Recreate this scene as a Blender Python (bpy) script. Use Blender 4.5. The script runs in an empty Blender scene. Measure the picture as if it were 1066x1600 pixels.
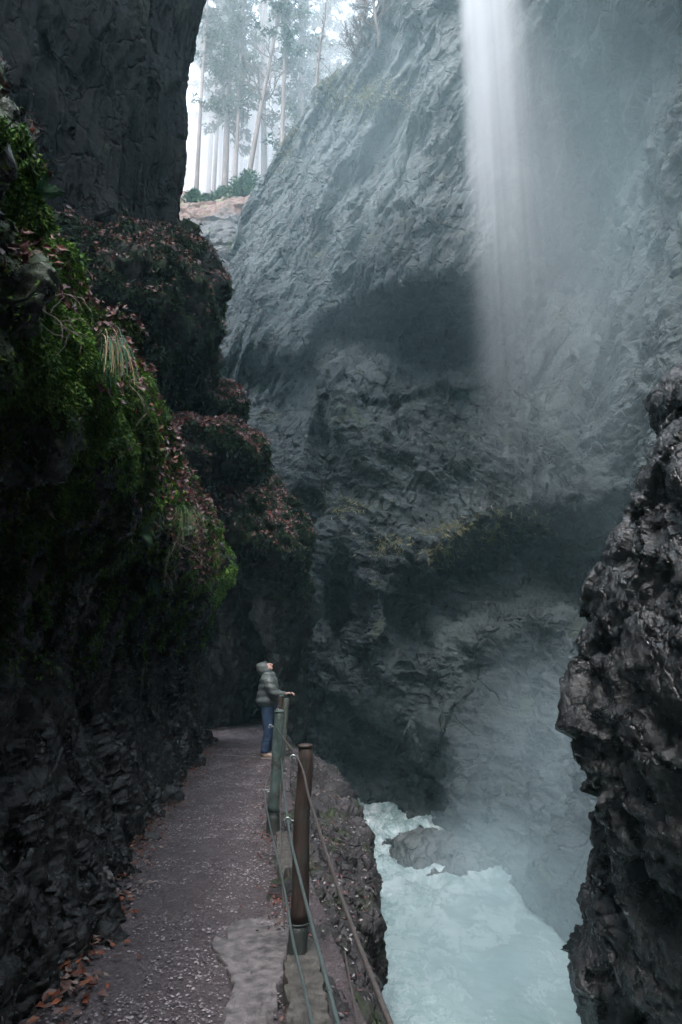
import bpy, math, random
import numpy as np
from mathutils import Vector, Matrix
random.seed(7)
RNG = np.random.default_rng(11)
C = bpy.context.scene.collection
SC = bpy.context.scene
R = math.radians

# ------------------------------------------------------------------ camera, world, sun, exposure
PITCH = R(13.2); FPX = 1067.0; CAMZ = 1.48
cam = bpy.data.cameras.new('camera'); cam_o = bpy.data.objects.new('camera', cam); C.objects.link(cam_o)
cam_o.location = (0, 0, CAMZ); cam_o.rotation_euler = (R(90)+PITCH, 0, 0)
cam.sensor_fit = 'VERTICAL'; cam.sensor_height = 36; cam.lens = 24; cam.clip_end = 500; cam.clip_start = 0.05
SC.camera = cam_o

SUN_EL, SUN_ROT = R(60), R(-152)
world = bpy.data.worlds.new('World'); SC.world = world; world.use_nodes = True
wn = world.node_tree; bg = wn.nodes['Background']
sky = wn.nodes.new('ShaderNodeTexSky'); sky.sky_type = 'NISHITA'; sky.sun_disc = False
sky.sun_elevation = SUN_EL; sky.sun_rotation = SUN_ROT; sky.air_density = 1.0; sky.dust_density = 3.0
hs = wn.nodes.new('ShaderNodeHueSaturation'); hs.inputs['Hue'].default_value = 0.48; hs.inputs['Saturation'].default_value = 0.5; hs.inputs['Value'].default_value = 1.2
wn.links.new(sky.outputs[0], hs.inputs['Color']); wn.links.new(hs.outputs[0], bg.inputs[0])
bg.inputs[1].default_value = 0.15
sun = bpy.data.lights.new('sun', 'SUN'); sun.energy = 0.5; sun.angle = R(18); sun.color = (0.95, 0.98, 1.0)
sun_o = bpy.data.objects.new('sun', sun); C.objects.link(sun_o)
sd = Vector((math.sin(SUN_ROT)*math.cos(SUN_EL), math.cos(SUN_ROT)*math.cos(SUN_EL), math.sin(SUN_EL)))
sun_o.rotation_euler = (-sd).to_track_quat('-Z', 'Y').to_euler()
SC.view_settings.view_transform = 'Standard'; SC.view_settings.look = 'None'
SC.view_settings.exposure = 2.7; SC.view_settings.gamma = 1.0
SC.render.engine = 'CYCLES'
SC.cycles.use_denoising = True; SC.cycles.max_bounces = 6; SC.cycles.diffuse_bounces = 4; SC.cycles.glossy_bounces = 2
SC.cycles.volume_bounces = 1; SC.cycles.volume_step_rate = 1.5; SC.cycles.volume_max_steps = 64
SC.cycles.sample_clamp_indirect = 4.0

# ------------------------------------------------------------------ helpers
def P(px, py, Y):
    """real point at ground distance Y that the photo shows at (px, py)"""
    v = (800-py)/FPX; s = Y/(math.cos(PITCH)-math.sin(PITCH)*v)
    return np.array([(px-533)/FPX*s, Y, CAMZ+s*(math.sin(PITCH)+math.cos(PITCH)*v)])

def proj(p):
    q = p-np.array([0, 0, CAMZ]); cy, sy = math.cos(PITCH), math.sin(PITCH)
    d = q[:, 1]*cy+q[:, 2]*sy; u = -q[:, 1]*sy+q[:, 2]*cy
    dd = np.where(np.abs(d) < 1e-3, 1e-3, d)
    return 533+FPX*q[:, 0]/dd, 800-FPX*u/dd, d

_perm = np.random.default_rng(3).permutation(256).astype(np.int32); _perm = np.concatenate([_perm, _perm, _perm])
_g = np.random.default_rng(4).normal(size=(256, 3)).astype(np.float32); _g /= np.linalg.norm(_g, axis=1)[:, None]
def noise(p):
    p = np.asarray(p, np.float32); i = np.floor(p).astype(np.int32); f = p-i; i &= 255
    w = f*f*f*(f*(f*6-15)+10); r = 0
    for dx in (0, 1):
        hx = _perm[i[:, 0]+dx]; wx = w[:, 0] if dx else 1-w[:, 0]
        for dy in (0, 1):
            hy = _perm[hx+i[:, 1]+dy]; wy = w[:, 1] if dy else 1-w[:, 1]
            for dz in (0, 1):
                h = _perm[hy+((i[:, 2]+dz) & 255)] & 255; wz = w[:, 2] if dz else 1-w[:, 2]
                g = _g[h]
                r = r+wx*wy*wz*(g[:, 0]*(f[:, 0]-dx)+g[:, 1]*(f[:, 1]-dy)+g[:, 2]*(f[:, 2]-dz))
    return r*1.6
def fbm(p, n=4, gain=.5, lac=2.03):
    a, r = 1.0, 0
    for k in range(n):
        r = r+a*noise(p+17.3*k); a *= gain; p = p*lac
    return r
def ridged(p, n=4, gain=.5):
    a, r = 1.0, 0
    for k in range(n):
        r = r+a*(1-2.2*np.abs(noise(p+9.1*k))); a *= gain; p = p*2.07
    return r
_cr = np.random.default_rng(5).random((256, 8)).astype(np.float32)
def facet(p, tilt=1.0):
    """broken-rock relief: every Voronoi cell is a tilted flat facet"""
    p = np.asarray(p, np.float32); i = np.floor(p).astype(np.int32); best = np.full(len(p), 1e9, np.float32); val = np.zeros(len(p), np.float32)
    for dx in (-1, 0, 1):
        for dy in (-1, 0, 1):
            for dz in (-1, 0, 1):
                c = i+np.array([dx, dy, dz], np.int32); cc = c & 255
                h = _perm[_perm[_perm[cc[:, 0]]+cc[:, 1]]+cc[:, 2]] & 255
                r = _cr[h]; d = p-(c+r[:, :3]); d2 = (d*d).sum(1)
                v = (r[:, 3]-.5)+tilt*((r[:, 4]-.5)*d[:, 0]+(r[:, 5]-.5)*d[:, 1]+(r[:, 6]-.5)*d[:, 2])
                m = d2 < best; best = np.where(m, d2, best); val = np.where(m, v, val)
    return val

def rotq(q, ax, a):
    c, s = math.cos(a), math.sin(a); o = q.copy()
    if ax == 'y': o[:, 0] = c*q[:, 0]+s*q[:, 2]; o[:, 2] = -s*q[:, 0]+c*q[:, 2]
    return o
def new_mesh(name, verts, faces, mat, parent=None, smooth=True, cols=None):
    """faces: (n,3) or (n,4) int array"""
    me = bpy.data.meshes.new(name); verts = np.asarray(verts, np.float32); faces = np.asarray(faces, np.int32)
    n, k = faces.shape
    me.vertices.add(len(verts)); me.vertices.foreach_set('co', verts.ravel())
    me.loops.add(n*k); me.loops.foreach_set('vertex_index', faces.ravel())
    me.polygons.add(n); me.polygons.foreach_set('loop_start', np.arange(0, n*k, k, dtype=np.int32))
    me.polygons.foreach_set('loop_total', np.full(n, k, np.int32))
    me.polygons.foreach_set('use_smooth', np.full(n, smooth))
    me.update(calc_edges=True)
    if cols is not None:
        at = me.color_attributes.new('Col', 'FLOAT_COLOR', 'POINT')
        cc = np.ones((len(verts), 4), np.float32); cc[:, :3] = cols; at.data.foreach_set('color', cc.ravel())
    me.materials.append(mat)
    o = bpy.data.objects.new(name, me); C.objects.link(o)
    if parent: o.parent = parent
    return o
def tag(o, label=None, cat=None, group=None, kind=None):
    if label: o['label'] = label
    if cat: o['category'] = cat
    if group: o['group'] = group
    if kind: o['kind'] = kind
    return o
def empty(name, loc, rz=0):
    o = bpy.data.objects.new(name, None); C.objects.link(o); o.location = loc; o.rotation_euler = (0, 0, rz); return o
def copy_tree(o, parent=None):
    c = o.copy(); C.objects.link(c); c.parent = parent
    for ch in list(o.children): copy_tree(ch, c)
    return c

def cr_interp(ctrl, n):
    """Catmull-Rom resample along axis 0"""
    ctrl = np.asarray(ctrl, float); m = len(ctrl); t = np.linspace(0, m-1, n); i = np.minimum(t.astype(int), m-2); f = (t-i)
    g = lambda k: ctrl[np.clip(k, 0, m-1)]
    f = f.reshape((-1,)+(1,)*(ctrl.ndim-1))
    a, b, c, d = g(i-1), g(i), g(i+1), g(i+2)
    return .5*((2*b)+(-a+c)*f+(2*a-5*b+4*c-d)*f*f+(-a+3*b-3*c+d)*f**3)
def loft(ctrl, nr, nc):
    a = cr_interp(ctrl, nr); return np.swapaxes(cr_interp(np.swapaxes(a, 0, 1), nc), 0, 1)
def grid_normals(g):
    du = np.gradient(g, axis=1); dv = np.gradient(g, axis=0); n = np.cross(du, dv); n /= np.linalg.norm(n, axis=2)[..., None]+1e-9; return n
def grid_faces(nr, nc):
    i = np.arange(nr*nc).reshape(nr, nc)
    return np.stack([i[:-1, :-1], i[:-1, 1:], i[1:, 1:], i[1:, :-1]], -1).reshape(-1, 4)
def displace_grid(g, fn, sign=1):
    n = grid_normals(g)*sign; d = fn(g.reshape(-1, 3)).reshape(g.shape[:2]); d = d-(0 if fn.__name__ == 'feat' else d.mean()); return g+n*d[..., None]
def vnormals(v, f):
    fn = np.cross(v[f[:, 2]]-v[f[:, 0]], v[f[:, -1]]-v[f[:, 1]]) if f.shape[1] == 4 else np.cross(v[f[:, 1]]-v[f[:, 0]], v[f[:, 2]]-v[f[:, 0]])
    n = np.zeros_like(v)
    for k in range(f.shape[1]): np.add.at(n, f[:, k], fn)
    return n/(np.linalg.norm(n, axis=1)[:, None]+1e-9)
def obj_arrays(o):
    me = o.data; v = np.zeros(len(me.vertices)*3, np.float32); me.vertices.foreach_get('co', v); v = v.reshape(-1, 3)
    n = len(me.polygons); lt = np.zeros(n, np.int32); me.polygons.foreach_get('loop_total', lt); ls = np.zeros(n, np.int32); me.polygons.foreach_get('loop_start', ls)
    lv = np.zeros(len(me.loops), np.int32); me.loops.foreach_get('vertex_index', lv)
    f = np.stack([lv[ls], lv[ls+1], lv[ls+2], np.where(lt > 3, lv[ls+np.minimum(3, lt-1)], lv[ls+2])], 1)
    return v, f
def uv_blob(center, rad, nu=48, nv=32, rot=0):
    th = np.linspace(0, 2*np.pi, nu, endpoint=False); ph = np.linspace(0, np.pi, nv+1)[1:-1]
    T, F = np.meshgrid(th, ph); x = np.cos(T)*np.sin(F)*rad[0]; y = np.sin(T)*np.sin(F)*rad[1]; z = np.cos(F)*rad[2]
    v = np.stack([x, y, z], -1).reshape(-1, 3); v = np.vstack([v, [[0, 0, rad[2]], [0, 0, -rad[2]]]])
    c, s = math.cos(rot), math.sin(rot); v = np.stack([v[:, 0]*c-v[:, 1]*s, v[:, 0]*s+v[:, 1]*c, v[:, 2]], 1)+np.array(center)
    fs = []; m = nv-1
    for r in range(m-1):
        for k in range(nu): k2 = (k+1) % nu; fs.append((r*nu+k, (r+1)*nu+k, (r+1)*nu+k2, r*nu+k2))
    top, bot = m*nu, m*nu+1
    for k in range(nu): k2 = (k+1) % nu; fs.append((top, k, k2, k2)); fs.append((bot, (m-1)*nu+k2, (m-1)*nu+k, (m-1)*nu+k))
    return v, fs
def remesh(blobs, voxel):
    """union of ellipsoids as one closed surface -> verts, quads"""
    V, F, o0 = [], [], 0
    for b in blobs:
        v, f = uv_blob(*b); V.append(v); F += [tuple(dict.fromkeys(i+o0 for i in q)) for q in f]; o0 += len(v)
    me = bpy.data.meshes.new('tmp'); me.from_pydata(np.vstack(V).tolist(), [], F); me.update()
    o = bpy.data.objects.new('tmp', me); C.objects.link(o)
    m = o.modifiers.new('r', 'REMESH'); m.mode = 'VOXEL'; m.voxel_size = voxel
    dg = bpy.context.evaluated_depsgraph_get(); dg.update(); ev = o.evaluated_get(dg); m2 = bpy.data.meshes.new_from_object(ev)
    o2 = bpy.data.objects.new('t2', m2); v, f = obj_arrays(o2)
    bpy.data.objects.remove(o2); bpy.data.objects.remove(o); bpy.data.meshes.remove(m2); bpy.data.meshes.remove(me)
    return v.astype(float), f
def laplace(v, f, it):
    e = np.vstack([f[:, [0, 1]], f[:, [1, 2]], f[:, [2, 3]], f[:, [3, 0]]]); e = e[e[:, 0] != e[:, 1]]
    cnt = np.bincount(e[:, 0], minlength=len(v))+np.bincount(e[:, 1], minlength=len(v))
    for _ in range(it):
        s = np.zeros_like(v)
        for k in range(3):
            s[:, k] = np.bincount(e[:, 0], v[e[:, 1], k], len(v))+np.bincount(e[:, 1], v[e[:, 0], k], len(v))
        v = v*.4+.6*s/np.maximum(cnt, 1)[:, None]
    return v
def blob_rock(name, blobs, voxel, mat, steps, smooth_it=6, **tg):
    v, f = remesh(blobs, voxel); v = laplace(v, f, smooth_it)
    for fn in steps: d_ = fn(v); v = v+vnormals(v, f)*(d_-d_.mean())[:, None]
    o = new_mesh(name, v, f, mat); tag(o, **tg); return o

def tube(path, rad, ns=8, cap=True):
    """tapered tube along path -> verts, quads"""
    p = np.asarray(path, float); n = len(p); rad = np.broadcast_to(rad, (n,)); t = np.gradient(p, axis=0); t /= np.linalg.norm(t, axis=1)[:, None]+1e-9
    up = np.array([0, 0, 1.]) if abs(t[0, 2]) < .9 else np.array([1., 0, 0])
    a = np.cross(t, up); a /= np.linalg.norm(a, axis=1)[:, None]+1e-9; b = np.cross(a, t)
    th = np.linspace(0, 2*np.pi, ns, endpoint=False)
    v = p[:, None]+rad[:, None, None]*(a[:, None]*np.cos(th)[None, :, None]+b[:, None]*np.sin(th)[None, :, None])
    v = v.reshape(-1, 3); i = np.arange(n*ns).reshape(n, ns); j = np.roll(i, -1, 1)
    f = np.stack([i[:-1], j[:-1], j[1:], i[1:]], -1).reshape(-1, 4)
    if cap:
        v = np.vstack([v, p[:1], p[-1:]]); c0, c1 = n*ns, n*ns+1
        f = np.vstack([f, np.stack([j[0], i[0], np.full(ns, c0), np.full(ns, c0)], 1), np.stack([i[-1], j[-1], np.full(ns, c1), np.full(ns, c1)], 1)])
    return v, f
class MB:
    def __init__(s): s.v = []; s.f = []; s.n = 0; s.c = []
    def add(s, v, f, col=None):
        f = np.asarray(f); s.v.append(np.asarray(v, float)); s.f.append(f+s.n); s.n += len(v)
        if col is not None: s.c.append(np.broadcast_to(col, (len(v), 3)))
    def build(s, name, mat, parent=None, smooth=True):
        V = np.vstack(s.v); F = np.vstack(s.f)
        me = bpy.data.meshes.new(name)
        me.from_pydata(V.tolist(), [], [tuple(dict.fromkeys(q)) for q in F.tolist()]); me.update()
        me.polygons.foreach_set('use_smooth', [smooth]*len(me.polygons))
        if s.c:
            at = me.color_attributes.new('Col', 'FLOAT_COLOR', 'POINT'); cc = np.ones((len(V), 4), np.float32); cc[:, :3] = np.vstack(s.c); at.data.foreach_set('color', cc.ravel())
        me.materials.append(mat); o = bpy.data.objects.new(name, me); C.objects.link(o)
        if parent: o.parent = parent
        return o
def sub(mb_v, k=1): pass

# ------------------------------------------------------------------ materials
class NT:
    def __init__(s, name):
        s.m = bpy.data.materials.new(name); s.m.use_nodes = True; s.t = s.m.node_tree; s.b = s.t.nodes['Principled BSDF']; s.out = s.t.nodes['Material Output']
        s.geo = s.t.nodes.new('ShaderNodeNewGeometry'); s.pos = s.geo.outputs['Position']
    def n(s, typ, **kw):
        x = s.t.nodes.new(typ)
        for k, v in kw.items(): setattr(x, k, v)
        return x
    def l(s, a, b): s.t.links.new(a, b)
    def mapping(s, scale=(1, 1, 1), rot=(0, 0, 0), src=None):
        m = s.n('ShaderNodeMapping'); m.inputs['Scale'].default_value = scale; m.inputs['Rotation'].default_value = rot; s.l(src or s.pos, m.inputs[0]); return m.outputs[0]
    def noise(s, scale, detail=6, rough=.6, vec=None, dist=0):
        x = s.n('ShaderNodeTexNoise'); x.inputs['Scale'].default_value = scale; x.inputs['Detail'].default_value = detail; x.inputs['Roughness'].default_value = rough; x.inputs['Distortion'].default_value = dist
        s.l(vec or s.pos, x.inputs['Vector']); return x.outputs[0]
    def ramp(s, src, stops):
        r = s.n('ShaderNodeValToRGB'); el = r.color_ramp.elements
        while len(el) < len(stops): el.new(.5)
        for e, (p, c) in zip(el, stops): e.position = p; e.color = (*c, 1) if len(c) == 3 else c
        s.l(src, r.inputs[0]); return r.outputs[0]
    def val(s, src, a, b, lo=0, hi=1):
        r = s.n('ShaderNodeMapRange'); r.inputs[1].default_value = a; r.inputs[2].default_value = b; r.inputs[3].default_value = lo; r.inputs[4].default_value = hi; s.l(src, r.inputs[0]); return r.outputs[0]
    def mix(s, f, a, b):
        x = s.n('ShaderNodeMix', data_type='RGBA')
        for sock, v in ((x.inputs[0], f), (x.inputs[6], a), (x.inputs[7], b)):
            if isinstance(v, (int, float)): sock.default_value = v
            elif isinstance(v, tuple): sock.default_value = (*v, 1)
            else: s.l(v, sock)
        return x.outputs[2]
    def math(s, op, a, b=0.5, clamp=False):
        x = s.n('ShaderNodeMath', operation=op); x.use_clamp = clamp
        for sock, v in ((x.inputs[0], a), (x.inputs[1], b)):
            if isinstance(v, (int, float)): sock.default_value = v
            else: s.l(v, sock)
        return x.outputs[0]
    def bump(s, h, strength, dist, prev=None):
        b = s.n('ShaderNodeBump'); b.inputs['Strength'].default_value = strength; b.inputs['Distance'].default_value = dist; s.l(h, b.inputs['Height'])
        if prev: s.l(prev, b.inputs['Normal'])
        return b.outputs[0]

def rock_mat(name, dark, light, scale=1.0, rough=(.3, .8), moss=0.0, moss_col=(.03, .07, .012), strata=None, bumpd=.05, spec=.5, tan=None, moss_z=(.1, .6), zfade=None, tans=1.0):
    m = NT(name)
    n1 = m.noise(.7*scale, 8, .65); n2 = m.noise(6*scale, 6, .7)
    col = m.ramp(n1, [(.3, dark), (.5, tuple((a+b)/2 for a, b in zip(dark, light))), (.72, light)])
    sp = m.ramp(n2, [(.35, (.35, .35, .35)), (.62, (1, 1, 1)), (.75, (1.5, 1.5, 1.45))])
    mx = m.n('ShaderNodeMix', data_type='RGBA', blend_type='MULTIPLY'); mx.inputs[0].default_value = .85; m.l(col, mx.inputs[6]); m.l(sp, mx.inputs[7]); col = mx.outputs[2]
    if tan: col = m.mix(m.val(m.noise(.35*scale*tans, 7, .65), .56, .68), col, tan)
    nz = m.n('ShaderNodeSeparateXYZ'); m.l(m.geo.outputs['Normal'], nz.inputs[0])
    if moss > 0:
        f = m.math('MULTIPLY', m.val(m.noise(1.1*scale, 7, .7), .62-.35*moss, .72-.35*moss), m.val(nz.outputs[2], moss_z[0]-.6, moss_z[1]-.4), clamp=True)
        if zfade:
            pz = m.n('ShaderNodeSeparateXYZ'); m.l(m.pos, pz.inputs[0]); f = m.math('MULTIPLY', f, m.val(m.math('ADD', pz.outputs[2], m.noise(1.5, 4, .6)), zfade[0]+.5, zfade[1]+.5), True)
        mc = m.ramp(m.noise(9*scale, 4, .7), [(.3, tuple(c*.45 for c in moss_col)), (.7, moss_col)])
        col = m.mix(f, col, mc)
    m.l(col, m.b.inputs['Base Color'])
    m.l(m.val(n2, .3, .7, rough[0], rough[1]), m.b.inputs['Roughness']); m.b.inputs['Specular IOR Level'].default_value = spec
    h = m.bump(m.noise(3.5*scale, 10, .72), .9, bumpd)
    if strata:
        h = m.bump(m.noise(2.2*scale, 8, .68, vec=m.mapping(strata[0], strata[1]), dist=.3), .9, bumpd*strata[2], h)
    v = m.n('ShaderNodeTexVoronoi'); v.inputs['Scale'].default_value = 14*scale; m.l(m.pos, v.inputs['Vector'])
    h = m.bump(v.outputs[0], .5, bumpd*.35, h)
    wv = m.n('ShaderNodeVectorMath', operation='ADD'); nv = m.n('ShaderNodeTexNoise'); nv.inputs['Scale'].default_value = 1.3*scale; nv.inputs['Detail'].default_value = 5; m.l(m.pos, nv.inputs['Vector']); m.l(m.pos, wv.inputs[0])
    sc_ = m.n('ShaderNodeVectorMath', operation='SCALE'); m.l(nv.outputs['Color'], sc_.inputs[0]); sc_.inputs['Scale'].default_value = 1.1/scale; m.l(sc_.outputs[0], wv.inputs[1])
    ck = m.n('ShaderNodeTexVoronoi', feature='DISTANCE_TO_EDGE'); ck.inputs['Scale'].default_value = 1.5*scale; m.l(m.mapping((1, 1, .55), (0, R(-25), 0), src=wv.outputs[0]), ck.inputs['Vector'])
    h = m.bump(m.val(ck.outputs['Distance'], 0, .045), .9, bumpd*1.3, h)
    m.l(h, m.b.inputs['Normal']); return m.m
def attr_mat(name, rough=.5, spec=.5, trans=0.0, bump=None):
    m = NT(name); a = m.n('ShaderNodeVertexColor'); a.layer_name = 'Col'
    m.l(a.outputs[0], m.b.inputs['Base Color']); m.b.inputs['Roughness'].default_value = rough; m.b.inputs['Specular IOR Level'].default_value = spec
    if trans: m.b.inputs['Subsurface Weight'].default_value = 0
    return m.m
def plain_mat(name, c1, c2, scale=8, rough=(.5, .8), bump=.01, bscale=30, metal=0.0, vec=None, spec=.5, stops=(.35, .65), patch=None):
    m = NT(name); vv = m.mapping(vec) if vec else None
    c = m.ramp(m.noise(scale, 7, .65, vec=vv), [(stops[0], c1), (stops[1], c2)])
    if patch: c = m.mix(m.val(m.noise(7, 9, .75), .52, .6), c, patch)
    m.l(c, m.b.inputs['Base Color'])
    m.l(m.val(m.noise(scale*2, 5, .6, vec=vv), .3, .7, *rough), m.b.inputs['Roughness']); m.b.inputs['Metallic'].default_value = metal; m.b.inputs['Specular IOR Level'].default_value = spec
    m.l(m.bump(m.noise(bscale, 8, .7, vec=vv), .8, bump), m.b.inputs['Normal']); return m.m

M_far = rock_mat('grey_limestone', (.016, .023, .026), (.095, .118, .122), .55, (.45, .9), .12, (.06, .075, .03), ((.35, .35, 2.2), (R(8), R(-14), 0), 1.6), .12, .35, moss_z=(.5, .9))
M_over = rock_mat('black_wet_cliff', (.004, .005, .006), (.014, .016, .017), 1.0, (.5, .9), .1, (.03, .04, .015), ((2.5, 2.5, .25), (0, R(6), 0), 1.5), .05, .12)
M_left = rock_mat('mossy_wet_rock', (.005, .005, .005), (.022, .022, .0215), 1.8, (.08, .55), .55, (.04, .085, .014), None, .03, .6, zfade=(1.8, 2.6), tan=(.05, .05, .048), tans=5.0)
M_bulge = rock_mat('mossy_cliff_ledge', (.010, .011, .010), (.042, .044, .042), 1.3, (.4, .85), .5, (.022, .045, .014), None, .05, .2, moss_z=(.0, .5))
M_right = rock_mat('wet_dark_boulder', (.004, .0045, .005), (.048, .05, .052), 2.0, (.05, .34), 0, strata=((1, 1, 1.2), (0, R(30), 0), 1), bumpd=.045, spec=1.0, tan=(.055, .056, .056))
M_boulder = rock_mat('river_boulder_stone', (.035, .04, .04), (.15, .155, .15), 1.2, (.25, .6), 0, bumpd=.05)
M_bank = rock_mat('bank_conglomerate', (.022, .02, .021), (.10, .09, .092), 2.2, (.35, .8), .25, (.04, .06, .02), bumpd=.035)
M_litter = attr_mat('leaf_litter_leaves', .5, .35)
M_moss = attr_mat('moss_fronds', .7, .25)
M_grass = attr_mat('grass_blades', .6, .3)
M_peb = attr_mat('gravel_stones', .5, .5)

# ------------------------------------------------------------------ path edges
PY = np.array([-4, 0, 3.4, 5.1, 7, 10, 12.5, 15, 20, 24.])
PL = np.array([-.9, -1.0, -1.26, -1.62, -1.85, -2.15, -2.4, -2.7, -3.3, -3.9])
PR = np.array([.3, .1, -.12, -.4, -.66, -.95, -1.12, -1.4, -2.0, -2.6])
pl = lambda y: np.interp(y, PY, PL)
pr = lambda y: np.interp(y, PY, PR)

# path: gravel sheet
ys = np.concatenate([np.linspace(-4, 2, 60), np.linspace(2.02, 8, 420), np.linspace(8.04, 24, 240)]); us = np.linspace(-.35, 1.2, 230)
Y, U = np.meshgrid(ys, us, indexing='ij'); X = pl(Y)+(pr(Y)-pl(Y))*U
g = np.stack([X, Y, np.zeros_like(X)], -1); q = g.reshape(-1, 3)
z = .045*fbm(q*1.3, 3)+.010*fbm(q*14, 3)+.012*np.maximum(0, facet(q*22, .3))+.10*np.maximum(0, -U.ravel())**1.2+.0
g[..., 2] = z.reshape(X.shape)
m = NT('damp_gravel')
c = m.ramp(m.noise(55, 6, .75), [(.3, (.028, .022, .024)), (.5, (.072, .058, .062)), (.64, (.15, .125, .13)), (.72, (.36, .31, .32))])
c = m.mix(m.val(m.noise(1.6, 6, .7), .42, .68), c, m.ramp(m.noise(90, 4, .7), [(.35, (.03, .023, .024)), (.6, (.12, .097, .10)), (.68, (.34, .3, .305))]))
m.l(c, m.b.inputs['Base Color']); m.l(m.val(m.noise(2.5, 4, .6), .35, .65, .35, .8), m.b.inputs['Roughness'])
m.l(m.bump(m.noise(60, 6, .7), .8, .012, m.bump(m.noise(12, 6, .7), .6, .03)), m.b.inputs['Normal'])
path = tag(new_mesh('path', g.reshape(-1, 3), grid_faces(*X.shape)[:, ::-1], m.m), kind='structure')
def path_z(x, y):
    q = np.array([[x, y, 0.]]); return float(.045*fbm(q*1.3, 3)[0]+.01*fbm(q*14, 3)[0])

# ------------------------------------------------------------------ bank (right of path down to the river)
bys = [-4, 0, 2.5, 4.3, 5.6, 6.6, 7.7, 9, 11, 13.7, 17, 21]
bex = [.9, .5, .32, .29, .27, .27, .33, .28, .16, -.02, -.9, -1.6]   # x of the outer edge
bez = [-.4, -.4, -.4, -.42, -.5, -.5, -.5, -.5, -.45, -.4, -.5, -.5]
rows = []
for y, ex, ez in zip(bys, bex, bez):
    r = float(pr(y))
    rows.append([(r-.25, y, -.05), (r-.02, y, -.01), (r+.12, y, -.0), (r+(ex-r)*.5, y, ez*.35), (ex-.12, y, ez*.8), (ex, y, ez-.1), (ex+.03, y, ez-.5), (ex-.1, y, -1.8), (ex+.05, y, -3.0), (ex+.2, y, -4.4)])
g = loft(np.array(rows), 520, 260)
def bank_d(q): return .16*fbm(q*np.array([1.1, .8, .6]), 4)+.10*facet(q*1.6, .8)+.05*facet(q*5, .8)+.02*fbm(q*16, 3)
s = np.clip((g[..., 0]-pr(g[..., 1])-.02)/.25, 0, 1)
n = grid_normals(g); n *= np.sign(n[100, 20, 2]) if n[100, 20, 2] else 1
g = g+n*(bank_d(g.reshape(-1, 3)).reshape(g.shape[:2])*(.12+.88*s))[..., None]
bank = tag(new_mesh('river_bank', g.reshape(-1, 3), grid_faces(520, 260), M_bank), kind='structure')

# ------------------------------------------------------------------ left wall
sts = [-5, -2, 0, 1.6, 2.6, 3.8, 5.0, 6.3, 7.7, 9.2, 10.6, 12, 13.4, 14.6, 15.8]
rows = []
for k, y in enumerate(sts):
    x = float(pl(y)); j = math.sin(k*1.7)*.08
    if y < 13:
        prof = [(.12, -.2), (.0, .02), (-.12, .35), (-.34, .9), (-.46+j, 1.5), (-.40, 2.1), (-.0+j, 2.65), (.12, 3.25), (-.04-j, 3.8), (-.38, 4.25+.12*math.sin(k)), (-.95, 4.7), (-1.6, 5.2), (-2.3, 6.2), (-2.8, 8.0), (-3.2, 11)]
    else:
        b = 1 if y < 14 else 2
        prof = [(.12, -.2), (.0, .02), (-.15*b, .35), (-.2*b, .9), (-.25*b, 1.5), (-.25*b, 2.1), (-.2*b, 2.7), (-.2*b, 3.3), (-.3*b, 3.8), (-.5*b, 4.3), (-.95, 4.7), (-1.6, 5.2), (-2.3, 6.2), (-2.8, 8.0), (-3.2, 11)]
    sh = -.16*min(1, max(0, (5.2-y)/2.2))-.14*min(1, max(0, (10-y)/3))
    rows.append([(x+dx+(sh*min(1, max(0, (z-2.4)/1.2)) if z < 9 else 0), y, z) for dx, z in prof])
NRL, NCL = 900, 640
g = loft(np.array(rows), NRL, NCL)
n = grid_normals(g); SGN = 1 if n[NRL//2, NCL//4, 0] > 0 else -1
def left_big(q):
    h = np.clip((q[:, 2]-1.4)/1.2, 0, 1); nr_ = np.clip((q[:, 1]-1)/5, .45, 1)
    drape = ridged(q*np.array([1.1, 1.5, .4])+3, 2)*.17*h
    return drape*nr_+.2*nr_*fbm(q*np.array([.7, .75, .55])+7, 3)+.16*facet(q*np.array([1.3, 1.6, .55])+.15*fbm(q*2, 2)[:, None], 1.0)*(1-.6*h)
def left_mid(q):
    h = np.clip((q[:, 2]-1.4)/1.0, 0, 1); pil = np.abs(noise(q*np.array([4, 4, 2.2])+5))
    return (.035*facet(q*np.array([2.6, 3.2, 1.0])+.4*noise(q*2)[:, None], 1)+.07*ridged(q*np.array([1.7, 2.2, .7])+.3*noise(q*1.5)[:, None], 4)+.015*facet(q*9, 1))*(1-.65*h)+h*(.17*(pil-.25)+.07*(np.abs(noise(q*np.array([10, 10, 6.])))-.2))+.03*fbm(q*7, 3)
def left_small(q): return .012*fbm(q*28, 3)+.008*facet(q*20, 1)
for fn in (left_big, left_mid, left_small): g = displace_grid(g, fn, SGN)
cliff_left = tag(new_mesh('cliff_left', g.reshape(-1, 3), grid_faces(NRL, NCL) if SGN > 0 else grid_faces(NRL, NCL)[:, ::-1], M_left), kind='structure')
GL, NLg = g, grid_normals(g)*SGN

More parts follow.
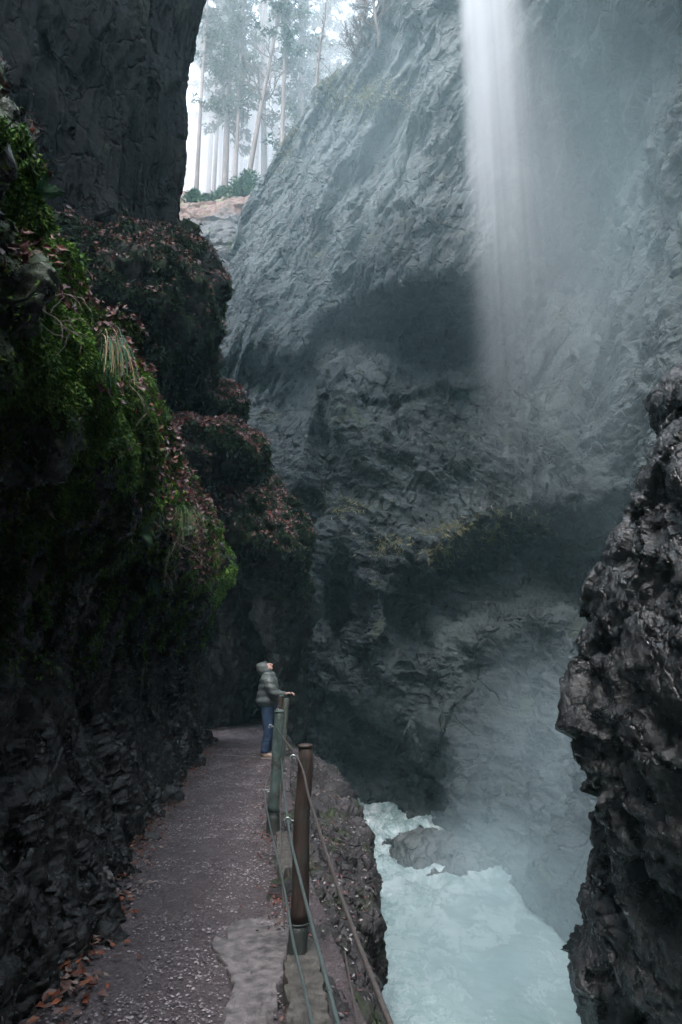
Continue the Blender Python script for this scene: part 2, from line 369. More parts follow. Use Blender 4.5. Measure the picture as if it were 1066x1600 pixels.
# ------------------------------------------------------------------ mossy bulges over and round the tunnel
def bdisp1(a=1.0): return lambda q: a*(.35*fbm(q*.55+2, 3)+.22*facet(q*.9+.2*noise(q*1.3)[:, None], 1))
def bdisp2(a=1.0): return lambda q: a*(.12*facet(q*2.6, 1)+.10*(np.abs(noise(q*np.array([2.6, 2.6, 1.8])))-.2)+.05*facet(q*6, 1)+.03*fbm(q*9, 3))
LOBES = [bdisp1(), bdisp2()]
def at(px, py, Y): return tuple(P(px, py, Y))
bulges = []
b = blob_rock('cliff_left_upper_bulge', [(at(215, 480, 13.2), (1.8, 2.2, 1.4), 48, 32, 0), (at(245, 560, 13.2), (1.2, 2.0, 1.2), 48, 32, 0), (at(150, 520, 12), (2.2, 2.4, 2.2), 48, 32, 0), (at(225, 600, 13.8), (1.4, 2, 1.2), 40, 30, 0)], .055, M_bulge, LOBES, kind='structure'); bulges.append(b)
b = blob_rock('cliff_left_leafy_ledge', [(at(285, 705, 13.0), (1.5, 1.6, .52), 48, 32, 0), (at(200, 720, 12.5), (1.7, 1.8, .9), 48, 32, 0), (at(350, 715, 14.2), (.8, 1.2, .75), 40, 30, 0), (at(330, 650, 14.6), (.8, 1.2, .7), 40, 30, 0)], .05, M_bulge, [bdisp1(.6), bdisp2()], kind='structure'); bulges.append(b)
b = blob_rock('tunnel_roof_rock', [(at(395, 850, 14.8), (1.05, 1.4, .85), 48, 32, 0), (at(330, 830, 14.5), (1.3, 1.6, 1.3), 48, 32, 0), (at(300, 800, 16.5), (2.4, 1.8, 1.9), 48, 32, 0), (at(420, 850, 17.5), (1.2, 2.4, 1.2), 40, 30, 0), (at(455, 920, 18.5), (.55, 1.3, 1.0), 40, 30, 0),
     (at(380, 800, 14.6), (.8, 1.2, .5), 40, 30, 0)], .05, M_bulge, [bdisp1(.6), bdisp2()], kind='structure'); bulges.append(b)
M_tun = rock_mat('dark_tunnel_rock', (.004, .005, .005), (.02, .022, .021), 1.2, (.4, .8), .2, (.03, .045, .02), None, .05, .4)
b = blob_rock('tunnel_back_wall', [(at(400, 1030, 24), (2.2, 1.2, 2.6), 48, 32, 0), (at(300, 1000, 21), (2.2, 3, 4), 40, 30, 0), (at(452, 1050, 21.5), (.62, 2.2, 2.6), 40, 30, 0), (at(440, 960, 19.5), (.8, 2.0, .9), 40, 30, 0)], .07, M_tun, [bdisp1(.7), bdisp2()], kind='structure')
tunnel_back = b

# ------------------------------------------------------------------ overhanging black cliff, upper left
def vcol(x, y, zs, lean): return [(x+l, y, z) for z, l in zip(zs, lean)]
zs = [6.0, 8.2, 9.6, 11.5, 14, 17, 21, 27, 36]  # unseen top rows lean further out, shaped to shade the left side
cols = [(-11, 24, [0]*9), (-5.6, 17, [0]*9), (-4.1, 14.8, [-.1]*6+[1.0, 2.2, 3.4]), (-3.75, 13.6, [-.35, -.15, -.05, .0, .05, .15, 1.0, 2.4, 3.8]), (-4.0, 12.5, [-.4, -.2, 0, .05, .1, .2, 1.1, 2.6, 4.0]), (-4.5, 11.4, [-.6, -.45, -.2, .0, .1, .15, 1.2, 2.8, 4.2]),
        (-4.05, 10.7, [-.4, -.2, .0, .0, .1, .2, 1.2, 2.6, 4.0]), (-4.9, 9.6, [-.6, -.3, -.1, 0, .1, .3, 1.2, 2.6, 4.0]), (-5.2, 7.5, [-.6, -.3, 0, .1, .2, .5, 1.3, 2.6, 4.0]), (-6.0, 5, [0, 0, .1, .2, .4, .8, 1.4, 2.2, 3.0]), (-7.0, 1, [0]*9), (-7.5, -6, [0]*9), (-7.5, -20, [0]*9)]
ctrl = np.array([vcol(x, y, zs, l) for x, y, l in cols])
g = loft(ctrl, 620, 560); n = grid_normals(g); s_ = 1 if n[300, 200, 0] > 0 else -1
ov1 = lambda q: (.16*ridged(q*np.array([.7, .7, .14])+1, 3)+.2*fbm(q*np.array([.5, .5, .3]), 3)+.16*facet(q*np.array([.9, .9, .35])+.2*noise(q)[:, None], 1))
ov2 = lambda q: .05*facet(q*np.array([1.6, 1.6, .5]), 1)+.10*ridged(q*np.array([1.7, 1.7, .22])+3, 4)+.015*facet(q*5, 1)+.015*fbm(q*8, 3)
for fn in (ov1, ov2): g = displace_grid(g, fn, s_)
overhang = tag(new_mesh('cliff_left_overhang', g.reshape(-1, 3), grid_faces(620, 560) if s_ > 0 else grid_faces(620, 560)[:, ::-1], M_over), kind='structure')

# ------------------------------------------------------------------ great far cliff
TPX = np.array([150, 250, 350, 450, 550, 650, 750, 850, 950, 1066, 1300, 1600.])
TPY = np.array([-500, -200, 0, 200, 400, 600, 800, 1000, 1200, 1400, 1550.])
TD = np.array([
 [34, 34, 33, 31, 29, 25.5, 23, 20, 15.5, 12, 9.5, 8],  # unseen top pulled nearer on the right, shaped to shade the face below
 [34, 34, 33, 31, 29, 26, 24.3, 22.5, 18.8, 15.5, 12, 9.5],
 [34, 34, 33, 31, 29, 26.5, 25, 24.3, 22, 19, 14, 11],
 [34, 34, 33, 30.5, 28.3, 26.7, 25.4, 27.5, 25, 20, 14.5, 11],
 [32, 32, 31, 28.5, 26.5, 25, 25, 28.5, 26.5, 20.5, 15, 11],
 [30, 30, 28.5, 26.5, 25.5, 26, 27, 27.8, 24.5, 19, 14, 10.5],
 [26, 26, 25, 24, 23, 22.6, 23.8, 25.5, 22, 17.5, 13, 10],
 [24, 23, 22.5, 21.5, 21.0, 20.6, 21.5, 22.8, 19.5, 15, 12, 9.5],
 [25, 24, 24, 23, 24, 21.7, 19.8, 17.4, 14.6, 12.4, 10.5, 9],
 [26, 26, 26, 27, 26, 21.0, 18.0, 14.4, 11.8, 10.8, 9.5, 8.5],
 [26, 26, 26, 27, 26, 21.0, 18.0, 14.2, 10.6, 10, 9, 8]])
def bilin(px, py):
    i = np.clip(np.searchsorted(TPX, px)-1, 0, len(TPX)-2); j = np.clip(np.searchsorted(TPY, py)-1, 0, len(TPY)-2)
    a = np.clip((px-TPX[i])/(TPX[i+1]-TPX[i]), 0, 1); b = np.clip((py-TPY[j])/(TPY[j+1]-TPY[j]), 0, 1)
    return TD[j, i]*(1-a)*(1-b)+TD[j, i+1]*a*(1-b)+TD[j+1, i]*(1-a)*b+TD[j+1, i+1]*a*b
CPX0 = [60, 200, 285, 325, 362, 385, 410, 440, 475, 515, 560, 600, 640, 700, 770, 850, 930, 1020, 1120, 1260, 1450, 1600]
CR0 = [330, 375, 400, 400, 385, 318, 282, 222, 165, 130, 88, -10, -160, -300, -400, -450, -480, -480, -480, -480, -480, -480]
cpx = [60, 130, 200, 250, 285, 305, 325, 345]+list(range(362, 1062, 20))+[1080, 1120, 1180, 1260, 1350, 1450, 1600]
crest = np.interp(cpx, CPX0, CR0)
sst = lambda t: np.clip(t, 0, 1)**2*(3-2*np.clip(t, 0, 1))
# local shapes of the face: (px, py, half width, half height, metres deeper (+) or nearer (-))
GAU = [(662, 522, 52, 40, 9.0), (720, 520, 40, 34, 4.0), (558, 506, 36, 24, 5.5), (400, 580, 50, 14, 2.0), (990, 560, 50, 190, -1.6), (905, 770, 50, 40, -1.6), (905, 850, 60, 26, 2.2), (520, 600, 26, 60, -.9), (440, 660, 30, 70, .8), (590, 690, 50, 50, -.9), (690, 720, 60, 50, -.8), (760, 640, 60, 40, .7), (545, 455, 28, 24, 1.6), (530, 960, 24, 56, 9.0), (476, 800, 20, 26, 2.5), (648, 232, 22, 26, 1.6), (640, 290, 16, 44, 1.0), (560, 350, 14, 70, 1.1), (508, 400, 12, 60, .9), (590, 250, 14, 60, .8),
       (890, 360, 85, 170, 2.6), (850, 200, 60, 60, 1.2), (398, 470, 14, 80, -1.0), (365, 500, 18, 60, 1.2), (448, 440, 16, 60, .9), (500, 680, 14, 70, 1.2), (560, 640, 30, 60, -.8), (600, 760, 40, 70, -.6), (700, 1245, 20, 45, 2.4), (742, 1230, 16, 40, -.9),
       (600, 1000, 36, 110, -1.0), (860, 955, 46, 42, -1.3), (800, 925, 60, 36, 1.5), (720, 890, 40, 22, 1.2), (620, 1180, 50, 34, 1.2), (780, 990, 30, 30, -.7), (655, 1080, 16, 120, .7), (560, 1120, 24, 60, -.6), (900, 1180, 40, 90, -.8), (830, 1160, 18, 90, .8), (950, 790, 60, 40, 1.2), (480, 980, 16, 80, .8)]
def shape_add(px, py):
    d = 0.0
    for a, b, ra, rb_, m_ in GAU: d += m_*math.exp(-(((px-a)/ra)**2+((py-b)/rb_)**2))
    # overhanging lip running across the left half, hollow under it
    L = np.interp(px, [340, 470, 500, 560, 620, 720, 780], [565, 560, 500, 482, 470, 452, 450]); w = sst((px-330)/40)*sst((790-px)/60)
    t = (py-L); d += w*(-1.0*sst((t+260)/240)*(1-sst((t+6)/16))+.8*sst((t+4)/14)*(1-sst((t-50)/60))-.7*sst((t-60)/60)*(1-sst((t-150)/150)))
    # grassy shelf and the hollow below it
    S = np.interp(px, [600, 640, 700, 760, 850, 950], [905, 880, 862, 825, 800, 842]); w = sst((px-590)/50)*sst((985-px)/40)
    t = (py-S); d += w*(-1.4*sst((t+90)/85)*(1-sst((t-2)/14))+2.0*sst((t-2)/16)*(1-sst((t-90)/70)))
    # the right-hand buttress that sweeps down to the left
    Rx = np.interp(py, [0, 200, 320, 500, 600, 700, 770, 800], [1080, 1000, 962, 950, 925, 868, 848, 848]); w = sst((830-py)/50)*sst((py+50)/200)
    d += w*(-2.3*sst((px-Rx+8)/26)*(1-sst((px-Rx-120)/200))+.8*math.exp(-((px-Rx+40)/40)**2))
    # diagonal slabs fanning down to the right
    ph = (px-540)*.62-(py-900)*.78; w = sst((py-890)/60)*sst((1330-py)/60)*sst((px-500)/60)*sst((960-px)/80)
    d += w*.55*abs(((ph/95.0+.3*math.sin(px*.013)) % 2)-1)*2-.5*w
    ph = (px-400)*.86+(py-100)*.5; w = sst((470-py)/80)*sst((px-400)/60)*sst((740-px)/60)
    d += w*.5*(abs(((ph/62.0+.4*math.sin(py*.011)) % 2)-1)*2-1)
    return float(d)
fr = np.linspace(0, 1, 56)
ctrl = []
for px, c in zip(cpx, crest):
    col = []
    top = P(px, c, bilin(px, c)); col.append(top+np.array([0, 9, 2.0])); col.append(top+np.array([0, 3.0, .7]))
    for k in fr:
        py = c+(1540-c)*k; col.append(P(px, py, bilin(px, py)+shape_add(px, py)*min(1, k*6)))
    ctrl.append(col)
NRF, NCF = 1050, 950
g = loft(np.array(ctrl), NRF, NCF); n = grid_normals(g); s_ = 1 if n[NRF//2, NCF//2, 1] < 0 else -1
def up_w(q): return np.clip((q[:, 2]-9)/6, 0, 1)
def far1(q):
    u = up_w(q); r = rotq(q, 'y', R(-30)); warp = .5*np.stack([noise(q*.3), noise(q*.3+5), noise(q*.3+11)], 1); edge = .3+.7*np.clip((q[:, 0]+3.5)/5, 0, 1)
    return edge*(u*(.42*ridged((r+warp)*np.array([.6, .35, .10]), 2)+.3*fbm(r*np.array([.8, .4, .2]), 3))+(1-u)*(.28*ridged((rotq(q, 'y', R(-36))+warp)*np.array([.25, .25, .7]), 3)+.25*fbm(q*.4, 3))+.42*facet((r+warp)*np.array([.42, .4, .26]), 1.2))
def far2(q):
    u = up_w(q); r = rotq(q, 'y', R(-30)); l = rotq(q, 'y', R(-8)); k = rotq(q, 'y', R(-36))
    return .8*(u*(.12*ridged(r*np.array([2.2, 1.2, .32])+.2*noise(q)[:, None], 2)+.12*facet(r*np.array([1.1, 1.0, .4]), 1))+(1-u)*(.17*facet(k*np.array([.6, .8, 1.5]), 1)+.055*facet(l*np.array([1.2, 1.2, 4.2])+.4*noise(q)[:, None], .8)+.07*ridged(l*np.array([.8, .8, 3.6]), 3))+.03*facet(q*2.1, 1))
def far3(q): return .018*facet(q*4.5, 1)+.02*ridged(rotq(q, 'y', R(-30))*np.array([6, 4, 2.]), 3)*up_w(q)+.022*facet(rotq(q, 'y', R(-8))*np.array([4, 4, 9]), .9)+.035*fbm(q*7, 3)
for fn in (far1, far2, far3): g = displace_grid(g, fn, s_)
far = tag(new_mesh('cliff_right', g.reshape(-1, 3), grid_faces(NRF, NCF) if s_ > 0 else grid_faces(NRF, NCF)[:, ::-1], M_far), kind='structure')
GF, NFg = g, grid_normals(g)*s_

# the rest of the gorge, out of the picture: right side and the bend behind the camera
rows = []
for x, y in [(14, 12), (9.5, 8), (7.2, 3), (6.4, -3), (6, -9), (2, -15), (-3, -19), (-6, -20)]:
    rows.append([(x+.6, y, -4), (x, y, 2), (x+.3, y, 6), (x-.1, y, 11), (x+.4, y, 17), (x+2, y, 22)])
g = loft(np.array(rows), 160, 120); n = grid_normals(g); s_ = 1 if n[60, 60, 0] < 0 else -1
g = displace_grid(g, lambda q: .9*fbm(q*.3, 4)+.5*facet(q*.5, 1), s_)
tag(new_mesh('cliff_behind', g.reshape(-1, 3), grid_faces(160, 120), M_over), kind='structure')

# ------------------------------------------------------------------ dark boulder wall at the right edge
rb = [(at(1090, 640, 6.6), (.36, .6, .36), 40, 30, 0), (at(1120, 770, 6.6), (.62, .8, .7), 40, 30, 0), (at(1065, 745, 6.9), (.34, .5, .4), 40, 30, 0), (at(1060, 860, 6.8), (.48, .6, .55), 40, 30, 0), (at(1140, 930, 6.5), (.9, 1, 1.0), 40, 30, 0),
      (at(1010, 950, 6.7), (.45, .7, .55), 40, 30, 0), (at(1035, 1060, 6.2), (.66, .7, .7), 40, 30, 0), (at(962, 1090, 6.6), (.28, .5, .5), 40, 30, 0), (at(950, 1180, 6.4), (.30, .5, .42), 40, 30, 0), (at(1080, 1230, 6.2), (.7, .8, 1.0), 40, 30, 0),
      (at(1090, 1420, 6.6), (.8, 1.2, 1.4), 40, 30, 0), (at(1020, 1350, 7.0), (.40, .8, .9), 40, 30, 0), (at(1080, 1580, 7.2), (.95, 1.6, 1.6), 40, 30, 0), (at(1030, 1620, 8.5), (.62, 1.0, 1.2), 40, 30, 0), (at(1200, 1050, 5.2), (1.0, 2, 2.0), 40, 30, 0), (at(1300, 1000, 5.5), (1.2, 3, 2.6), 40, 30, 0)]
def rr1(q): return .16*fbm(q*.8+4, 3)+.2*facet(rotq(q, 'y', R(28))*np.array([1.1, 1.1, 1.7])+.2*noise(q*1.5)[:, None], 1.1)
def rr2(q): k = rotq(q, 'y', R(28)); return .075*facet(k*np.array([1.9, 1.9, 3.2])+.2*noise(q*2)[:, None], 1.2)+.05*ridged(k*np.array([.9, .9, 2.4])+3, 4)+.02*fbm(q*5, 4)
def rr3(q): return .014*facet(rotq(q, 'y', R(28))*np.array([10, 10, 22]), 1)+.02*fbm(q*14, 4)
right = blob_rock('cliff_right_boulders', rb, .035, M_right, [rr1, rr2, rr3], 5, kind='structure')

# ------------------------------------------------------------------ river
ys = np.linspace(5, 34, 560); xs = np.linspace(-3, 9, 300)
Y, X = np.meshgrid(ys, xs, indexing='ij'); q = np.stack([X, Y, np.zeros_like(X)], -1).reshape(-1, 3)
rap = np.clip((Y.ravel()-14)/5, 0, 1)*.88+.12
z = -3+rap*(.12*ridged(q*np.array([.9, .6, 1])+.4*noise(q*.8)[:, None], 5, .6)+.10*fbm(q*np.array([1.6, .9, 1]), 4))+.02*fbm(q*5, 3)+np.clip((Y.ravel()-17)/10, 0, 1)*.35
m = NT('milky_glacier_water')
fl = m.mapping((1.0, .5, 1), (0, 0, R(-12)))
foam = m.val(m.noise(1.6, 12, .78, vec=fl, dist=.5), .48, .68)
sy = m.n('ShaderNodeSeparateXYZ'); m.l(m.pos, sy.inputs[0])
up = m.val(sy.outputs[1], 12, 19, .08, 1.0); foam = m.math('MULTIPLY', foam, up, True)
fine = m.val(m.noise(4.0, 10, .8, vec=fl, dist=.6), .5, .72, 0, .7)
foam = m.math('MAXIMUM', foam, m.math('MULTIPLY', fine, m.val(sy.outputs[0], 2.2, .6, .05, .8)), True)
col = m.mix(foam, m.ramp(m.noise(.8, 6, .6, vec=fl), [(.3, (.22, .31, .31)), (.7, (.33, .42, .42))]), (.8, .84, .85))
m.l(col, m.b.inputs['Base Color']); m.l(m.val(foam, 0, 1, .25, .8), m.b.inputs['Roughness'])
m.l(m.bump(m.noise(4, 8, .7, vec=fl, dist=.8), .8, .06), m.b.inputs['Normal'])
river = tag(new_mesh('river_water', np.stack([q[:, 0], q[:, 1], z], 1), grid_faces(*X.shape)[:, ::-1], m.m), kind='structure')
# gorge floor under everything
m_floor = rock_mat('gorge_floor_stone', (.04, .04, .04), (.1, .1, .1), 1)
tag(new_mesh('ground', [(-60, -60, -4.6), (60, -60, -4.6), (60, 110, -4.6), (-60, 110, -4.6)], [(0, 1, 2, 3)], m_floor), kind='structure')

def boulder(name, c, rad, rot, label, mat, seed, vox=.03, group=None, cat='boulder'):
    v, f = remesh([((0, 0, 0), rad, 40, 28, rot)], vox); v = laplace(v, f, 2); sc = max(rad)
    for fn in (lambda q: .5*sc*facet(q/sc*1.1+seed, 1.3)*.7+.12*sc*fbm(q/sc*1.5+seed, 3), lambda q: .10*sc*facet(q/sc*3.5+seed, 1.2)+.05*sc*fbm(q/sc*6, 3)):
        v = v+vnormals(v, f)*fn(v)[:, None]
    o = new_mesh(name, v, f, mat); o.location = c; tag(o, label, cat, group); return o
boulder('river_boulder', at(708, 1348, 18.2), (1.5, 1.2, .44), R(-25), 'large pale grey boulder with foam breaking on it in the middle of the river', M_boulder, 3.3, .035)
boulder('river_boulder', at(757, 1352, 17.6), (.42, .5, .42), 0, 'small boulder at the right foot of the large pale river boulder', M_boulder, 8.1, .025)
boulder('river_boulder', at(714, 1306, 19.9), (.30, .35, .28), 0, 'small black wet stone behind the large pale river boulder', M_right, 5.7, .02)
boulder('rock_pinnacle', at(742, 1250, 19.3), (.45, .6, 1.15), 0, 'upright pale rock standing at the foot of the far cliff beside the river', M_far, 1.7, .035, cat='rock')

# ------------------------------------------------------------------ gully and forest floor above the gorge
ctrl = []
for k, x in enumerate([-26, -20, -15, -11.5, -9.5, -8.0, -6.3, -4, 0, 6]):
    v_ = max(0, 1-abs(x+9.0)/2.6)
    ctrl.append([(x, 30.2, 18.5), (x, 30.8, 22.0-1.0*v_), (x, 31.6, 24.2-1.2*v_), (x, 32.8, 26.2-1.2*v_), (x, 34.5, 28.2-.9*v_), (x, 38, 31.0), (x, 44, 35.7), (x, 52, 40.5), (x, 62, 44), (x, 90, 50)])
g = loft(np.array(ctrl), 420, 520); n = grid_normals(g); s_ = 1 if n[200, 300, 2] > 0 else -1
g = displace_grid(g, lambda q: .5*fbm(q*.35, 4)+.25*facet(q*.9, 1)+.06*facet(q*3, 1)+.04*fbm(q*5, 3), s_)
m = NT('forest_floor_litter')
c = m.ramp(m.noise(3, 8, .75), [(.35, (.03, .02, .017)), (.55, (.11, .058, .044)), (.7, (.17, .095, .072))])
sz = m.n('ShaderNodeSeparateXYZ'); m.l(m.pos, sz.inputs[0])
rk = m.ramp(m.noise(2, 8, .7), [(.35, (.016, .018, .02)), (.7, (.07, .075, .08))])
f_ = m.val(m.math('ADD', sz.outputs[2], m.math('MULTIPLY', m.noise(.9, 5, .6), 3.0)), 27.2, 28.2)
c = m.mix(f_, rk, c); c = m.mix(m.val(m.noise(1.2, 5, .6), .58, .66), c, (.05, .08, .025))
m.l(c, m.b.inputs['Base Color']); m.b.inputs['Roughness'].default_value = .7; m.l(m.bump(m.noise(5, 9, .7), .9, .12), m.b.inputs['Normal'])
hill = tag(new_mesh('forest_floor', g.reshape(-1, 3), grid_faces(420, 520) if s_ > 0 else grid_faces(420, 520)[:, ::-1], m.m), kind='structure')
HG = g.reshape(-1, 3)
def hill_z(x, y):
    d = (HG[:, 0]-x)**2+(HG[:, 1]-y)**2; return float(HG[np.argmin(d), 2])

exec_extra = True
# ------------------------------------------------------------------ scattering
def sample_grid(G, N, count, mask_fn, jitter=.5, w_fn=None):
    """random surface points of a grid, weighted by mask_fn(points, normals)"""
    q = G.reshape(-1, 3); n = N.reshape(-1, 3); px, py, d = proj(q)
    vis = (px > -160) & (px < 1226) & (py > -160) & (py < 1760) & (d > .5)
    to = q-np.array([0, 0, CAMZ]); vis &= ((n*to).sum(1) < .25*np.linalg.norm(to, axis=1))
    idx = np.nonzero(vis)[0]; du = np.linalg.norm(np.gradient(G, axis=0), axis=2).ravel()[idx]*np.linalg.norm(np.gradient(G, axis=1), axis=2).ravel()[idx]
    w = mask_fn(q[idx], n[idx])*du; 
    if w_fn is not None: w = w*w_fn(q[idx])
    w = np.maximum(w, 0); k = RNG.choice(idx, count, p=w/w.sum()); 
    p = q[k]+(RNG.random((count, 3))-.5)*np.linalg.norm(np.gradient(G, axis=0), axis=2).ravel()[k][:, None]*jitter*2
    return p, n[k]
def sample_mesh(o, count, mask_fn):
    v, f = obj_arrays(o); n = vnormals(v, f).astype(float)
    px, py, d = proj(v.astype(float)); to = v-np.array([0, 0, CAMZ]); vis = (px > -160) & (px < 1226) & (py > -160) & (py < 1760) & ((n*to).sum(1) < .25*np.linalg.norm(to, axis=1))
    idx = np.nonzero(vis)[0]; w = np.maximum(mask_fn(v[idx].astype(float), n[idx]), 0); k = RNG.choice(idx, count, p=w/w.sum())
    return v[k]+(RNG.random((count, 3))-.5)*.05, n[k]
def unit(a): return a/(np.linalg.norm(a, axis=-1, keepdims=True)+1e-9)
def leaves_mesh(p, n, size, cols, tiltr=.6, aspect=.6, lift=0.0):
    """small folded leaves lying on a surface"""
    m = len(p); r = RNG.normal(size=(m, 3)); nn = unit(n+tiltr*RNG.normal(size=(m, 3))); t = unit(np.cross(nn, r)); b = np.cross(nn, t); size = np.broadcast_to(size, (m,))[:, None]
    p = p+n*(size*.25+lift)
    K = 8; an = np.linspace(0, 2*np.pi, K, endpoint=False); rad_ = np.array([1, .62, .86, .55, .95, .55, .86, .62]); fold = .35*RNG.random((m, 1, 1)); cu = .35*(RNG.random((m, 1, 1))-.3)
    ca, sa = (np.cos(an)*rad_)[None, :, None], (np.sin(an)*rad_*aspect)[None, :, None]; r_ = 1+.3*(RNG.random((m, K, 1))-.5); s3 = size[:, :, None]*.5
    ring = p[:, None]+(t[:, None]*ca+b[:, None]*sa)*s3*r_+nn[:, None]*s3*(fold*np.abs(sa)/aspect+cu*ca*ca)
    v = np.concatenate([ring, p[:, None]], 1).reshape(-1, 3); i = np.arange(m)[:, None, None]*(K+1)
    f = (i+np.array([[k, (k+1) % K, K] for k in range(K)])[None]).reshape(-1, 3)
    return v, f, np.repeat(cols, K+1, 0)
def blades_mesh(p, n, length, width, droop, cols, spread=.7, per=3):
    p = np.repeat(p, per, 0); n = np.repeat(n, per, 0); cols = np.repeat(cols, per, 0); m = len(p); L = (np.repeat(np.broadcast_to(length, (m//per,)), per)*(.6+.8*RNG.random(m)))[:, None]
    d = unit(n+spread*RNG.normal(size=(m, 3))+np.array([0, 0, -droop])); s = unit(np.cross(d, RNG.normal(size=(m, 3))))*(width*L if isinstance(width, float) else width)
    e = p+d*L+np.array([0, 0, -1.])*L*droop*.4
    v = np.stack([p-s-n*L*.1, p+s-n*L*.1, e], 1).reshape(-1, 3); f = np.arange(m*3).reshape(-1, 3); return v, f, np.repeat(cols, 3, 0)
def pal(cols, m, var=.25):
    c = np.array(cols)[RNG.integers(0, len(cols), m)]; return c*(1+var*(RNG.random((m, 1))*2-1))
LEAFC = [(.13, .036, .028), (.18, .055, .035), (.09, .03, .03), (.2, .11, .085), (.14, .085, .085), (.2, .135, .14), (.06, .02, .024)]
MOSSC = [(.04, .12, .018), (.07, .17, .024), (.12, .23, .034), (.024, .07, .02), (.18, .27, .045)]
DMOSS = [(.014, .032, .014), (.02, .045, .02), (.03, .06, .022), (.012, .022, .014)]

LPAT = [(40, 400, 60, 34, 1), (115, 455, 55, 32, 1), (285, 775, 45, 75, 1), (310, 870, 25, 45, 1), (50, 200, 25, 90, .35), (15, 140, 20, 50, .5), (260, 730, 30, 40, .8), (180, 560, 30, 90, .25), (150, 420, 40, 60, .3)]
def patch_w(q):
    px, py, d = proj(q); w = np.zeros(len(q))
    for a, b, ra, rb, s_ in LPAT: w = np.maximum(w, s_*np.exp(-(((px-a)/ra)**2+((py-b)/rb)**2)*1.2))
    return w
# moss on the near left wall
mm = lambda q, n: (np.clip((q[:, 2]-1.3)/1.4, 0, 1)**1.5)*np.clip(fbm(q*np.array([1.6, 1.6, 1.1])+31, 4)*2.0+.62, .015, 1)*np.clip(n[:, 2]+.85, .15, 1)*(q[:, 2] < 5.0)*np.clip(-((q-np.array([0, 0, CAMZ]))*n).sum(1)/np.linalg.norm(q-np.array([0, 0, CAMZ]), axis=1)+.15, 0, 1)
near_w = lambda q: 1/np.maximum(1.8, np.linalg.norm(q-np.array([0, 0, CAMZ]), axis=1))**1.7
p, n = sample_grid(GL, NLg, 330000, lambda q, n: mm(q, n)*(1-.65*np.clip(patch_w(q)*2, 0, 1)), w_fn=near_w)
big = fbm(p*1.3+50, 2); cc = pal(MOSSC, len(p)); cc *= np.clip(.75+1.2*big, .22, 1.7)[:, None]
v, f, c = blades_mesh(p, n, .007+.0036*np.linalg.norm(p, axis=1), .22, .7, cc, .8, 2)
tag(new_mesh('moss', v, f, M_moss, smooth=False, cols=c), kind='stuff', label='bright green moss hanging over the near left rock wall', cat='moss')
# darker moss on the bulges
V, F, CC, o0 = [], [], [], 0
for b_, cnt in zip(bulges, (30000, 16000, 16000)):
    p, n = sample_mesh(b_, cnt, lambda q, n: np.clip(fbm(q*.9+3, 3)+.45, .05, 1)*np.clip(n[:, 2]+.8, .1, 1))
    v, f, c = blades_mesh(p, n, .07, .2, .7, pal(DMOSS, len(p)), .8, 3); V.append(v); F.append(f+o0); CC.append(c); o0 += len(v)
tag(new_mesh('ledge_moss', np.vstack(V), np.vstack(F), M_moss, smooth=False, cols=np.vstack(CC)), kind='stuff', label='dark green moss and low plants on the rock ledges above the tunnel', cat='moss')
# leaf litter caught on the rock
lm = lambda q, n: np.clip(fbm(q*np.array([.8, .8, .8])+12, 3)*3-.5, 0, 1)*np.clip((n[:, 2]-.0)*2, 0, 1)*np.clip((q[:, 2]-1.8), 0, 1)*(q[:, 2] < 6.5)
p, n = sample_grid(GL, NLg, 6000, lm, w_fn=lambda q: near_w(q)**.5)
pyl = proj(GL.reshape(-1, 3))
def in_patch(patches):
    def fn(q, n):
        px, py, d = proj(q); w = np.zeros(len(q))
        for a, b, ra, rb, s in patches: w = np.maximum(w, s*np.exp(-(((px-a)/ra)**2+((py-b)/rb)**2)*1.2))
        return w*np.clip(n[:, 2]+.5, .05, 1)
    return fn
p2, n2 = sample_grid(GL, NLg, 17000, in_patch([(40, 400, 60, 34, 1), (115, 455, 55, 32, 1), (285, 775, 45, 75, 1), (310, 870, 25, 45, 1), (50, 200, 25, 90, .35), (15, 140, 20, 50, .5), (260, 730, 30, 40, .8), (180, 560, 30, 90, .25), (150, 420, 40, 60, .3)]), w_fn=None)
p = np.vstack([p, p2]); n = np.vstack([n, n2]); dist = np.linalg.norm(p, axis=1)
v, f, c = leaves_mesh(p, n, .026+.004*dist+.015*RNG.random(len(p)), pal(LEAFC, len(p)), lift=.03)
V, F, CC = [v], [f], [c]; o0 = len(v)
for b_, cnt in zip(bulges, (7000, 20000, 11000)):
    p, n = sample_mesh(b_, cnt, lambda q, n: np.clip(n[:, 2]-.05, 0, 1)**1.1)
    v, f, c = leaves_mesh(p, n, .07+.045*RNG.random(len(p)), pal(LEAFC, len(p))); V.append(v); F.append(f+o0); CC.append(c); o0 += len(v)
tag(new_mesh('leaf_litter', np.vstack(V), np.vstack(F), M_litter, smooth=False, cols=np.vstack(CC)), kind='stuff', label='wet wine brown fallen leaves lying on the rock ledges', cat='leaf litter')
